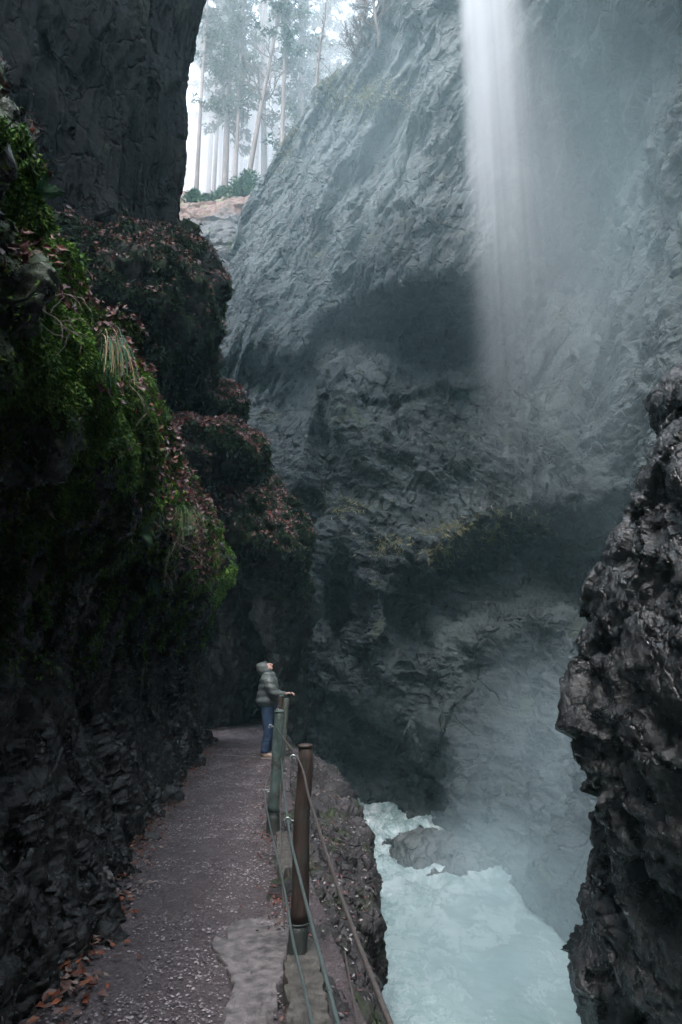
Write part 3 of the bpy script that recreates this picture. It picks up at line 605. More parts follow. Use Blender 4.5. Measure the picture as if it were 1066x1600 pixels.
# leaves along both edges of the path
k = 5200; y = 2.4+RNG.random(k)**1.4*12; left = RNG.random(k) < .5
x = np.where(left, pl(y)+np.abs(RNG.normal(size=k))*.12-.03, pr(y)-np.abs(RNG.normal(size=k))*.10+.06)
q = np.stack([x, y, np.zeros(k)], 1); zz = .045*fbm(q*1.3, 3)+.012; zz = zz+np.where(left, np.clip(pl(y)+.1-x, 0, 1)*.4, 0)
keep = RNG.random(k) < np.clip(.6+fbm(q*1.2+5, 2), .1, 1); q[:, 2] = zz; q = q[keep]; lf = left[keep]; k = len(q)
co = np.where(lf[:, None], pal([(.17, .05, .026), (.24, .08, .035), (.09, .035, .025), (.13, .08, .07), (.2, .15, .13)], k), pal(LEAFC, k))
v, f, c = leaves_mesh(q, np.tile([0, 0, 1.], (k, 1)), np.where(lf, .034+.032*RNG.random(k)*(q[:, 1] < 5.5), .026)+.01*RNG.random(k), co, .35, .7)
tag(new_mesh('path_leaves', v, f, M_litter, smooth=False, cols=c), kind='stuff', label='rusty brown fallen leaves gathered along the edges of the path', cat='leaf litter')
# leaves and grit on the bank
GB = None
def grab_grid(o, nr, nc):
    v, f = obj_arrays(o); return v.reshape(nr, nc, 3).astype(float)
GB = grab_grid(bank, 520, 260); NB = grid_normals(GB); NB *= np.sign(NB[200, 60, 2])
p, n = sample_grid(GB, NB, 9000, lambda q, n: np.clip(n[:, 2]-.1, 0, 1)*(q[:, 0] > pr(q[:, 1])+.08)*np.clip(fbm(q*1.5, 2)+.6, .1, 1))
v, f, c = leaves_mesh(p, n, .022+.02*RNG.random(len(p)), pal([(.16, .07, .07), (.1, .04, .045), (.22, .2, .2), (.07, .06, .06), (.3, .28, .28), (.13, .12, .12)], len(p)), .4)
tag(new_mesh('bank_leaves', v, f, M_litter, smooth=False, cols=c), kind='stuff', label='purple brown leaves and chips on the rock bank beside the river', cat='leaf litter')

# pebbles on the path (octahedra with jitter)
def pebbles(q, size, cols):
    m = len(q); base = np.array([[1, 0, 0], [0, 1, 0], [-1, 0, 0], [0, -1, 0], [0, 0, .6], [0, 0, -.4.real]]); fc = np.array([[0, 1, 4], [1, 2, 4], [2, 3, 4], [3, 0, 4], [1, 0, 5], [2, 1, 5], [3, 2, 5], [0, 3, 5]])
    a = RNG.random(m)*6.28; s = size[:, None, None]*(base[None]*(1+.5*(RNG.random((m, 6, 1))-.5))*np.stack([.7+.6*RNG.random(m), .7+.6*RNG.random(m), .7+.3*RNG.random(m)], 1)[:, None])
    c_, s_ = np.cos(a)[:, None], np.sin(a)[:, None]; v = np.stack([s[..., 0]*c_-s[..., 1]*s_, s[..., 0]*s_+s[..., 1]*c_, s[..., 2]], -1)+q[:, None]
    f = (np.arange(m)*6)[:, None, None]+fc[None]; return v.reshape(-1, 3), f.reshape(-1, 3), np.repeat(cols, 6, 0)
k = 24000; y = 2.3+RNG.random(k)**1.6*12; x = pl(y)+(pr(y)-pl(y))*(RNG.random(k)*1.1-.05)
q = np.stack([x, y, np.zeros(k)], 1); keep = RNG.random(k) < np.clip(.5+1.2*fbm(q*2.2+5, 3), .08, 1); q = q[keep]; k = len(q)
q[:, 2] = .045*fbm(q*1.3, 3)+.008
v, f, c = pebbles(q, .003+.0075*RNG.random(k)**3+.0004*q[:, 1], pal([(.32, .28, .29), (.22, .19, .2), (.13, .11, .115), (.09, .075, .078), (.28, .25, .255)], k, .3))
tag(new_mesh('gravel', v, f, M_peb, smooth=False, cols=c), kind='stuff', label='pale pinkish pebbles trodden into the gravel path', cat='gravel')
# dead grass on the far cliff's shelf and crest
p, n = sample_grid(GF, NFg, 5500, in_patch([(760, 830, 60, 16, 1), (700, 860, 30, 16, 1), (800, 805, 40, 10, .7), (610, 850, 30, 15, .4), (540, 790, 30, 12, .4), (560, 150, 60, 25, .6), (440, 220, 25, 40, .3), (520, 130, 40, 20, .5)]))
v, f, c = blades_mesh(p, np.tile([0, -.4, .6], (len(p), 1)), .22, .06, .7, pal([(.22, .2, .1), (.14, .15, .06), (.3, .27, .17), (.1, .11, .05)], len(p)), .5, 3)
tag(new_mesh('ledge_grass', v, f, M_grass, smooth=False, cols=c), kind='stuff', label='tufts of faded dry grass on the sloping shelf of the far cliff', cat='grass')
# ------------------------------------------------------------------ railing posts and cables
M_rust = plain_mat('rusty_brown_steel', (.03, .021, .018), (.08, .056, .045), 14, (.35, .7), .006, 60, vec=(1, 1, .35), patch=(.05, .05, .042))
M_rustd = plain_mat('dark_green_base_steel', (.03, .04, .038), (.07, .08, .072), 14, (.4, .7), .004, 60)
M_green = plain_mat('weathered_green_paint', (.05, .085, .075), (.14, .19, .175), 16, (.35, .7), .005, 60, vec=(1, 1, .4), patch=(.055, .06, .05))
M_wire = plain_mat('galvanised_wire_rope', (.09, .12, .115), (.19, .24, .23), 200, (.3, .5), .003, 260, metal=.4)
M_wired = plain_mat('dark_wire_rope', (.08, .07, .065), (.16, .14, .13), 200, (.35, .6), .003, 260, metal=.3)
M_zinc = plain_mat('bright_zinc_fitting', (.35, .38, .38), (.6, .62, .62), 60, (.25, .4), .001, 100, metal=.7)
def ring_v(c, r, t, axis='z', arc=6.283, ns=20, start=0):
    a = np.linspace(start, start+arc, ns); z = np.zeros(ns)
    pth = {'z': np.stack([np.cos(a)*r, np.sin(a)*r, z], 1), 'y': np.stack([np.cos(a)*r, z, np.sin(a)*r], 1), 'x': np.stack([z, np.cos(a)*r, np.sin(a)*r], 1)}[axis]
    return tube(pth+np.array(c), t, 6)
def post(loc, top, rb, rt, mat, matb, label, hooks, band, name='railing_post', cap=None, zb=-.12):
    e = empty(name, loc); tag(e, label, 'post', 'steel railing posts along the path edge')
    dx, dy, H = top
    zs_ = np.linspace(zb, H, 26); t = (zs_-zb)/(H-zb); r = rb+(rt-rb)*t
    zsplit = band if band else zb-.1
    up = zs_ >= zsplit
    def seg(z0, z1, n): 
        z = np.linspace(z0, z1, n); tt = (z-zb)/(H-zb); w = .004*np.sin(z*9+loc[0]*5); return np.stack([dx*tt+w, dy*tt, z], 1), rb+(rt-rb)*tt
    m = MB(); p_, r_ = seg(zsplit if band else zb, H-.012, 16); p_ = np.vstack([p_, p_[-1]+[0, 0, .008]]); r_ = np.append(r_, r_[-1]*.9)
    m.add(*tube(p_, r_, 20)); m.build('shaft', mat, e)
    if band:
        m = MB(); p_, r_ = seg(zb, band-.002, 8); m.add(*tube(p_, r_*1.02, 20)); m.build('base_sleeve', matb, e)
        m = MB(); tt = (band-zb)/(H-zb); m.add(*ring_v((dx*tt, dy*tt, band), (rb+(rt-rb)*tt)*1.06, .005)); m.add(*ring_v((dx*tt+rb+.012, dy*tt-.01, band), .012, .004, 'y'))
        m.build('clamp_ring', M_zinc if False else matb, e)
    if cap:
        m = MB(); m.add(*tube([(dx, dy, H), (dx, dy, H+.012), (dx, dy, H+.018)], [rt*1.08, rt*1.08, rt*.7], 20)); m.build('cap', cap, e)
    for hx, hy, hz in hooks:
        m = MB(); m.add(*ring_v((hx, hy, hz), .017, .0045, 'y', 4.9, 16, -.8)); tt = (hz-zb)/(H-zb)
        m.add(*tube([(hx, hy, hz+.0), (dx*tt+(hx-dx*tt)*.4, dy*tt+(hy-dy*tt)*.4, hz)], [.005, .005], 6)); m.build('hook', M_zinc, e)
    return e
nx, ny = -.232, 3.98
post((nx, ny, 0), (.034, 0, 1.075), .052, .040, M_rust, M_rustd, 'rusty brown steel post nearest the camera with dark base', [(-.055, -.02, .70), (.0-.03, -.03, 1.02)], .20, cap=M_rust)
gx, gy = -.640, 6.9
post((gx, gy, 0), (.045, 0, 1.10), .066, .048, M_green, M_rustd, 'thick green painted post with flared dark base, second along the railing', [(-.07, -.02, .38), (-.04, -.03, .97), (.07, -.02, .2)], .19, cap=M_green)
post((-.80, 9.3, 0), (.085, 0, 1.15), .042, .038, plain_mat('olive_brown_paint', (.06, .075, .06), (.14, .15, .12), 16, (.4, .7)), M_rustd, 'thin olive brown post leaning towards the river behind the green post', [(-.03, -.03, 1.0)], None)
post((-.955, 11.3, 0), (.0, 0, 1.10), .045, .042, M_rust, M_rustd, 'short dark brown post with green cap right in front of the person', [], None, cap=M_green)
def cable(pts, r, mat, label):
    p_ = cr_interp(np.array(pts, float), 60); v, f = tube(p_, r, 8)
    o = new_mesh('wire_rope', v, f, mat); tag(o, label, 'cable', 'wire ropes of the railing'); return o
cable([(-.83, 9.2, .99), (-.62, 6.87, .97), (-.235, 3.93, 1.02), (-.12, 2.8, 1.005), (.02, 1.5, .995), (.19, .2, .99), (.3, -1.0, 1.0)], .005, M_wired, 'top wire rope of the railing, running past the head of the brown post')
cable([(-.80, 9.2, .66), (-.57, 6.86, .68), (-.285, 3.94, .70), (-.15, 2.9, .67), (-.01, 1.9, .655), (.2, .3, .66), (.32, -1.0, .67)], .0065, M_wire, 'thick pale middle wire rope threaded through the hook of the brown post')
cable([(-.85, 9.2, .36), (-.715, 6.86, .38), (-.30, 3.93, .385), (-.20, 3.2, .375), (-.09, 2.5, .37), (.1, 1.0, .36), (.3, -1.0, .36)], .006, M_wire, 'lowest pale wire rope of the railing, passing left of the brown post')
cable([(-.53, 6.8, .70), (-.50, 6.0, .50), (-.36, 4.6, .22), (-.30, 4.02, .16)], .005, M_wired, 'thin slack wire dropping from the green post to the foot of the brown post')
cable([(.02, 4.1, .02), (.06, 3.4, .05), (.14, 2.4, .04), (.2, 1.2, .1)], .005, M_wired, 'thin wire lying low along the bank outside the railing')

# concrete footings
M_conc = plain_mat('pale_weathered_concrete', (.06, .055, .055), (.22, .20, .2), 18, (.5, .9), .01, 40)
M_conc2 = plain_mat('yellowish_stained_concrete', (.04, .037, .033), (.13, .12, .105), 18, (.5, .9), .008, 40)
def slab(name, pts, z0, z1, mat, label, cat, rough=.02):
    pts = np.array(pts, float); m = 140; c = pts.mean(0)
    ring = cr_interp(np.vstack([pts, pts[:1]]), m+1)[:-1]; d = ring-c; jit = 1+.22*fbm(np.c_[ring*11, np.zeros(m)]+3, 4)
    ring = c+d*jit[:, None]; rows_ = []
    for t_, zz_ in ((1.02, z0), (1.0, z1-.012), (.975, z1), *[(float(a_), z1) for a_ in np.linspace(.94, .02, 22)]):
        q_ = np.c_[c+(ring-c)*t_, np.full(m, zz_)]
        if zz_ == z1: q_[:, 2] += .007*fbm(q_*12, 3)+.004*facet(q_*30, 1)
        rows_.append(q_)
    V = np.vstack(rows_); i = np.arange(len(rows_)*m).reshape(-1, m); j = np.roll(i, -1, 1)
    F = np.stack([i[:-1], j[:-1], j[1:], i[1:]], -1).reshape(-1, 4)
    o = new_mesh(name, V, F, mat); tag(o, label, cat); return o
slab('concrete_patch', [(-.66, 4.55), (-.36, 4.75), (-.24, 4.35), (-.28, 3.9), (-.32, 3.4), (-.32, 3.0), (-.42, 3.0), (-.50, 3.35), (-.52, 3.7), (-.6, 3.95), (-.7, 4.2)], -.05, .022, M_conc, 'pale broken concrete patch beside the foot of the brown post', 'concrete')
slab('concrete_footing', [(-.30, 4.15), (-.14, 4.15), (-.10, 3.8), (-.05, 3.3), (-.0, 2.7), (-.16, 2.6), (-.22, 3.2), (-.27, 3.7)], -.15, .06, M_conc2, 'yellowish concrete footing in front of the brown post', 'footing')
slab('concrete_footing', [(-.58, 6.7), (-.5, 6.75), (-.45, 6.3), (-.36, 5.6), (-.46, 5.5), (-.53, 6.1)], -.15, .07, M_conc2, 'small narrow concrete footing beside the dark base of the green post', 'footing')

# stones along the foot of the left wall
M_pale = rock_mat('pale_wet_stone', (.12, .12, .115), (.42, .41, .4), 4, (.2, .6), 0, bumpd=.01)
STN = [(150, 1405, .10, .17, 'pale streaked upright stone leaning on the foot of the left wall'), (265, 1252, .16, .13, 'mossy grey stone at the wall foot where the path narrows'), (140, 1330, .11, .1, 'dark rounded stone set in the wall foot above the pale stone'),
       (170, 1335, .12, .10, 'flat grey stone among brown leaves at the wall foot'), (130, 1540, .06, .035, 'small dark flat stone among rusty leaves nearest the camera'), (240, 1315, .09, .05, 'thin dark slab of stone lying between leaves at the path edge'), (310, 1195, .13, .12, 'grey stone at the far end of the wall foot near the tunnel')]
for px, py, rx, rz_, lb in STN:
    v_ = (800-py)/FPX; el = PITCH+math.atan(v_); Yd = -CAMZ/math.tan(el); w = P(px, py, Yd)
    boulder('loose_stone', (w[0], w[1], rz_*.35), (rx, rx*.8, rz_), px*.1, lb, M_pale if px in (150,) else M_boulder, px*.37, rx*.09, group=None, cat='stone')

# ------------------------------------------------------------------ plants on the near left wall
cells = GL.reshape(-1, 3)[::7]; cpx_, cpy_, cd_ = proj(cells); cn_ = NLg.reshape(-1, 3)[::7]
def on_wall(px, py):
    e = (cpx_-px)**2+(cpy_-py)**2+(cd_ < .5)*1e9; k = np.argsort(e)[:12]; k = k[np.argmin(cd_[k])]; return cells[k], cn_[k]
def hanging_grass(px, py, nb, L, w, cols, label, spread=.05, out=.06):
    c, n_ = on_wall(px, py); mb = MB()
    e = empty('grass_tuft', tuple(c)); tag(e, label, 'grass')
    for kind, part in ((0, 'green_blades'), (1, 'dry_blades')):
        mb = MB()
        for _ in range(nb//2):
            a = np.array([n_[0]*out, 0, 0])+RNG.normal(size=3)*spread*np.array([.7, 1, .35]); l = L*(.6+.6*RNG.random()); k = 9; t = np.linspace(0, 1, k)
            side = RNG.normal()*spread*2.2; yy = RNG.normal()*spread*1.5; l *= .5+RNG.random()*.7
            p_ = np.stack([a[0]+n_[0]*out*1.6*np.sin(t*1.5)+yy*t, a[1]+side*t, a[2]+.05*np.sin(t*3.1)*2-l*t**1.3], 1)
            wd = w*(1-t**2)*.5+.0006; s_v = np.array([.35, 1, 0])/1.06
            v = np.concatenate([p_-s_v*wd[:, None], p_+s_v*wd[:, None]+np.array([.002, 0, 0])]); i = np.arange(k-1); f = np.stack([i, i+1, i+1+k, i+k], 1)
            mb.add(v, f, np.array(cols[kind])*(.6+.8*RNG.random()))
        mb.build(part, M_grass, e)
    return e
hanging_grass(118, 545, 64, .19, .004, ((.05, .14, .075), (.34, .27, .15)), 'thick tuft of long green and straw coloured grass hanging on the left wall', .025, .10)
hanging_grass(160, 440, 24, .14, .004, ((.05, .12, .04), (.2, .17, .1)), 'thin green grass hanging above the thick straw coloured tuft', .05, .08)
hanging_grass(0, 110, 16, .04, .0016, ((.05, .12, .03), (.36, .33, .22)), 'pale arching grass at the top of the wall, upper left corner', .02, .03)
hanging_grass(262, 800, 36, .3, .007, ((.06, .14, .04), (.15, .16, .08)), 'green grass hanging over the leaf covered slope above the dark wall', .05, .08)
M_twig = plain_mat('pale_bare_twig', (.14, .11, .09), (.34, .28, .22), 30, (.5, .8), .001, 90)
def twig(px, py, seed, L, label, down=.5, r0=.004, br=3):
    rg = random.Random(seed); c, n_ = on_wall(px, py); mb = MB()
    def limb(p, d, l, r, lev):
        pts = [p]; k = 8
        for i in range(k):
            d = (d+Vector((rg.gauss(0, .18), rg.gauss(0, .22), rg.gauss(0, .18)-down*.12))).normalized(); p = p+d*l/k; pts.append(p)
            if lev and i in (3, 5, 7): limb(p, (d+Vector((rg.gauss(0, .6), rg.gauss(0, .6), rg.gauss(0, .6)))).normalized(), l*.5, r*.6, lev-1)
        mb.add(*tube([tuple(q) for q in pts], np.linspace(r, r*.35, len(pts)), 6))
    for _ in range(br): limb(Vector(c)-Vector(n_)*.03, (Vector(n_)*.9+Vector((.3, rg.gauss(0, .5), rg.gauss(-.1, .5)))).normalized(), L*(.7+.5*rg.random()), r0, 1)
    o = mb.build('bare_twig', M_twig); tag(o, label, 'twig'); return o
twig(45, 470, 1, .22, 'forked pale roots curling over moss at the left edge', .9, .0045, 4)
twig(85, 500, 2, .2, 'pale bare twigs hanging below the wet red leaves', .8, .004, 3)
twig(75, 250, 3, .35, 'long thin bare twig arching out in front of the black cliff', -.3, .003, 2)
twig(95, 330, 4, .3, 'small bare twigs sticking out of the wall edge beside a red leaf', -.2, .0025, 3)
twig(200, 600, 5, .32, 'thin bare stems hanging right of the thick grass tuft', .9, .003, 3)
twig(130, 370, 6, .3, 'dry stem slanting across the mossy wall above the leaf litter', .8, .003, 2)
twig(270, 850, 7, .4, 'tangle of thin bare stems on the leaf covered slope', .8, .003, 3)
mb = MB(); c0, n0 = on_wall(12, 398); p_ = cr_interp(np.array([c0+n0*.05+[-.06, -.1, .12], c0+n0*.10, c0+n0*.1+[.07, .07, -.09], c0+n0*.08+[.12, .14, -.16]]), 20); mb.add(*tube(p_, np.linspace(.008, .004, 20), 8)); o = mb.build('broken_stick', M_twig); tag(o, 'thick pale broken stick lying across the wall at the left edge', 'stick')
# fern frond
M_fern = attr_mat('fern_leaf', .4, .5)
def fern(px, py, L, label, d0, cols=(.07, .15, .09)):
    c, n_ = on_wall(px, py); e = empty('fern', tuple(c)); tag(e, label, 'fern')
    for a in d0:
        mb = MB(); k = 16; t = np.linspace(0, 1, k); d = Vector(a).normalized(); pth = np.array([np.array(d)*L*tt+np.array(n_)*(.05+.12*math.sin(tt*2.2))*L*2+np.array([0, 0, -.25*tt*tt*L]) for tt in t])
        mb.add(*tube(pth, np.linspace(.0025, .001, k), 5), col=np.array(cols)*.7); sd_ = np.cross(np.array(d), np.array(n_)); sd_ /= np.linalg.norm(sd_)
        for i in range(1, k):
            for s_ in (-1, 1):
                l = L*.34*math.sin(math.pi*(.12+.85*t[i]))*(1.02-t[i]*.6); q0 = pth[i]; nn = 7
                for jn in range(nn):
                    b0 = q0+s_*sd_*l*jn/nn+np.array(d)*l*.35*jn/nn; w = .010*(1-jn/nn)+.003
                    v = [b0-np.array(d)*w, b0+s_*sd_*l/nn*1.3, b0+np.array(d)*w, b0+np.array(n_)*.003]; mb.add(v, [(0, 1, 2, 3)], np.array(cols)*(.7+.6*RNG.random()))
        mb.build('frond', M_fern, e, smooth=False)
fern(-12, 420, .15, 'pale bluish fern frond hanging at the left edge beside the stick', [(.5, .35, -.75)], (.16, .24, .2))
fern(50, 300, .10, 'small bright green leafy sprig on the mossy wall, upper left', [(.4, .2, .3), (-.1, .6, .2), (.3, -.4, .4)], (.03, .16, .05))
fern(470//2, 905, .16, 'bright green ferns hanging low on the dark wall below the leafy slope', [(.4, -.3, -.5), (.3, .3, -.6), (.3, .1, .2)], (.03, .09, .03))
fern(225, 830, .15, 'pale green leafy fern beside the leaf covered slope', [(.4, -.3, -.4), (.3, .3, -.5), (.3, -.1, .3), (.3, .5, 0)], (.045, .11, .04))
fern(330, 985, .25, 'small mossy fern on the wall left of the tunnel mouth', [(.4, -.3, -.4), (.3, .3, -.5)], (.03, .07, .03))

# ------------------------------------------------------------------ the person
def skin(name, nodes, edges, mat, parent=None, lv=2, post_fn=None, loc=(0, 0, 0), root=0):
    me = bpy.data.meshes.new(name); me.from_pydata([n_[:3] for n_ in nodes], edges, []); o = bpy.data.objects.new(name, me); C.objects.link(o)
    m1 = o.modifiers.new('s', 'SKIN'); m1.use_smooth_shade = True
    if not me.skin_vertices: 
        bpy.context.view_layer.objects.active = o
    sv = me.skin_vertices[0].data if me.skin_vertices else None
    if sv is None: raise RuntimeError('no skin layer')
    for i, n_ in enumerate(nodes):
        r = n_[3]; r = (r, r) if not isinstance(r, tuple) else r; sv[i].radius = r; sv[i].use_root = (i == root)
    m2 = o.modifiers.new('u', 'SUBSURF'); m2.levels = lv; m2.render_levels = lv
    dg = bpy.context.evaluated_depsgraph_get(); dg.update(); me2 = bpy.data.meshes.new_from_object(o.evaluated_get(dg)); bpy.data.objects.remove(o)
    o = bpy.data.objects.new(name, me2); C.objects.link(o); me2.materials.clear(); me2.materials.append(mat)
    if post_fn:
        v = np.zeros(len(me2.vertices)*3, np.float32); me2.vertices.foreach_get('co', v); v = v.reshape(-1, 3); nn = np.zeros_like(v); me2.vertices.foreach_get('normal', nn.ravel()) if False else None
        nr_ = np.array([x.normal[:] for x in me2.vertices]); v = post_fn(v.astype(float), nr_).astype(np.float32); me2.vertices.foreach_set('co', v.ravel()); me2.update()
    me2.polygons.foreach_set('use_smooth', [True]*len(me2.polygons))
    if parent: o.parent = parent
    return o
M_skin = plain_mat('skin', (.55, .32, .26), (.66, .42, .35), 20, (.5, .6), .0005, 60)
M_coat = plain_mat('grey_olive_puffer_fabric', (.06, .07, .066), (.15, .17, .16), 6, (.35, .55), .004, 40)
M_coatd = plain_mat('dark_hood_lining', (.012, .014, .015), (.025, .028, .03), 6, (.6, .8), .004, 40)
M_jean = plain_mat('blue_denim', (.014, .032, .075), (.04, .075, .14), 14, (.7, .9), .003, 120)
M_boot = plain_mat('tan_leather', (.28, .2, .15), (.42, .32, .25), 14, (.5, .8), .002, 80)
M_sole = plain_mat('pale_rubber_sole', (.3, .24, .2), (.4, .33, .28), 14, (.6, .8), .001, 80)
pe = empty('person', (-1.29, 12.5, path_z(-1.29, 12.5)), R(4)); tag(pe, 'person in a hooded grey puffer jacket and jeans standing at the railing, face turned up', 'person')
# body: one continuous surface (x forward, y to the side, z up)
TL = R(34)   # backward tilt of the head
def hd(dx, dz, y=0, r=.05):   # head coordinates about the neck top
    return (.015+dx*math.cos(TL)-dz*math.sin(TL), y, 1.43+dx*math.sin(TL)+dz*math.cos(TL), r)
nodes = [(0, 0, .92, (.11, .10)), (.0, 0, 1.06, (.11, .10)), (.01, 0, 1.22, (.13, .10)), (.005, 0, 1.34, (.12, .08)), (.0, 0, 1.42, .055), hd(.0, .05, 0, .07), hd(.02, .12, 0, (.15, .13)), hd(.01, .21, 0, (.12, .12)), hd(.085, .05, 0, .06), hd(.11, .11, 0, .08)]
edges = [(0, 1), (1, 2), (2, 3), (3, 4), (4, 5), (5, 6), (6, 7), (5, 8), (6, 9)]
def chain(start, pts):
    k = start
    for p_ in pts: nodes.append(p_); edges.append((k, len(nodes)-1)); k = len(nodes)-1
    return k
wr = {}
for s_ in (-1, 1):
    fx = .03 if s_ > 0 else -.02
    chain(0, [(.0, s_*.085, .84, .075), (.012+fx*.3, s_*.095, .66, .065), (.03+fx*.5, s_*.1, .48, .05), (.01+fx, s_*.1, .28, .045), (-.03+fx, s_*.1, .11, .034), (.02+fx, s_*.1, .065, .03), (.10+fx, s_*.105, .05, .024)])
    wr[s_] = chain(3, [(.0, s_*.13, 1.35, .055), (.0, s_*.19, 1.31, .05), (.055, s_*.225, 1.19, .045), (.13, s_*.23, 1.07, .04), (.235, s_*.19, 1.055, .034), (.335, s_*.13, 1.085, .024)])
skin('body', nodes, edges, M_skin, pe)
# hands: palm + five fingers each, closed over the top of the post
for s_ in (-1, 1):
    hx, hy, hz = .36, s_*.12, 1.095; nd = [(hx-.03, hy, hz-.006, (.02, .016)), (hx, hy-s_*.002, hz, (.036, .014)), (hx+.035, hy-s_*.004, hz, (.038, .013))]; ed = [(0, 1), (1, 2)]
    skin('hand_palm', nd, ed, M_skin, pe, 1)
    for k, (oy, L_) in enumerate(((-.03, .068), (-.010, .078), (.011, .072), (.031, .056))):
        a = [(hx+.04, hy+oy, hz+.002, .009), (hx+.04+L_*.42, hy+oy*1.05, hz+.004-.004, .0085), (hx+.04+L_*.72, hy+oy*1.08, hz-.016, .008), (hx+.04+L_*.8, hy+oy*1.1, hz-.040, .007)]
        skin('finger', a, [(0, 1), (1, 2), (2, 3)], M_skin, pe, 1)
    skin('thumb', [(hx-.01, hy-s_*.03, hz-.004, .011), (hx+.02, hy-s_*.052, hz-.006, .010), (hx+.045, hy-s_*.058, hz-.018, .009)], [(0, 1), (1, 2)], M_skin, pe, 1)
# face features: nose, brow, lips, eyes
def ell(c, r, nu=12, nv=8):
    v, f = uv_blob(c, r, nu, nv); return v, np.array(f)
f0 = hd(.095, .115); mb = MB(); mb.add(*ell(hd(.118, .105)[:3], (.020, .014, .022))); mb.add(*ell(hd(.100, .14)[:3], (.018, .04, .012))); mb.build('nose', M_skin, pe)
mb = MB(); mb.add(*ell(hd(.104, .064)[:3], (.010, .022, .007))); mb.build('mouth', plain_mat('lips', (.4, .16, .14), (.45, .2, .17), 10), pe)
for s_ in (-1, 1): mb = MB(); q_ = hd(.100, .125, s_*.03); mb.add(*ell(q_[:3], (.01, .012, .007))); mb.build('eye', plain_mat('eye', (.02, .02, .02), (.05, .04, .04), 10, (.1, .2)), pe)
def puffs(v, n_, fz=55, amp=.016):
    return v+n_*(amp*np.abs(np.sin(v[:, 2]*fz*.5))[:, None]-amp*.4)+n_*(.006*fbm(v*14, 3))[:, None]
# jacket: torso and both sleeves in one surface
nodes = [(-.015, 0, .86, (.25, .22)), (-.01, 0, .96, (.25, .215)), (.0, 0, 1.10, (.235, .20)), (.01, 0, 1.24, (.23, .19)), (.0, 0, 1.35, (.18, .14)), (-.005, 0, 1.43, (.15, .125)), (.0, 0, 1.475, (.12, .11))]; edges = [(0, 1), (1, 2), (2, 3), (3, 4), (4, 5), (5, 6)]
for s_ in (-1, 1): chain(4, [(.0, s_*.15, 1.345, .10), (.005, s_*.22, 1.28, .105), (.055, s_*.255, 1.17, .10), (.125, s_*.26, 1.08, .095), (.22, s_*.205, 1.05, .08), (.315, s_*.14, 1.075, .045)])
skin('jacket', nodes, edges, M_coat, pe, 3, puffs)
# hood, open at the face
nodes = [(-.02, 0, 1.38, (.12, .11)), hd(-.035, .04, 0, (.135, .125)), hd(-.045, .12, 0, (.145, .135)), hd(-.04, .20, 0, (.13, .12)), hd(-.02, .255, 0, (.08, .08))]
skin('hood', nodes, [(0, 1), (1, 2), (2, 3), (3, 4)], M_coat, pe, 3, lambda v, n_: puffs(v, n_, 70, .004))
hc = np.array(hd(.048, .125)[:3]); ax = np.array([math.cos(TL), 0, math.sin(TL)]); u2 = np.array([-math.sin(TL), 0, math.cos(TL)])
a = np.linspace(0, 2*np.pi, 25); rim = np.array([hc+ax*(.012*math.cos(t_))+u2*math.sin(t_)*.098+np.array([0, 1, 0])*math.cos(t_)*.085 for t_ in a]); mb = MB(); mb.add(*tube(rim, .016, 8)); mb.build('hood_rim', M_coat, pe)
mb = MB(); mb.add(*ell((.05, 0, 1.42), (.075, .08, .06))); mb.build('scarf', M_coatd, pe)
nodes = [(0, 0, .98, (.15, .14)), (0, 0, .88, (.17, .15))]; edges = [(0, 1)]
for s_ in (-1, 1):
    fx = .03 if s_ > 0 else -.02
    chain(1, [(.0, s_*.085, .80, .12), (.012+fx*.3, s_*.093, .66, .105), (.03+fx*.5, s_*.098, .48, .085), (.01+fx, s_*.1, .28, .08), (-.02+fx, s_*.1, .12, .078), (-.02+fx, s_*.1, .09, .074)])
skin('jeans', nodes, edges, M_jean, pe, 3, lambda v, n_: v+n_*(.008*fbm(v*np.array([9, 9, 22]), 3))[:, None])
for s_ in (-1, 1):
    fx = .03 if s_ > 0 else -.02; y_ = s_*.1
    b_ = skin('boot', [(-.03+fx, y_, .16, .062), (-.03+fx, y_, .085, .066), (-.01+fx, y_, .06, .062), (.06+fx, y_, .052, .055), (.14+fx, y_, .045, .05)], [(0, 1), (1, 2), (2, 3), (3, 4)], M_boot, pe, 2, lambda v, n_: np.c_[v[:, :2], np.maximum(v[:, 2], .02)])
    mb = MB(); v, f = ell((.045+fx, y_, .012), (.135, .047, .05), 24, 12); v[:, 2] = np.clip(v[:, 2], 0, .026); mb.add(v, f); mb.build('sole', M_sole, b_)

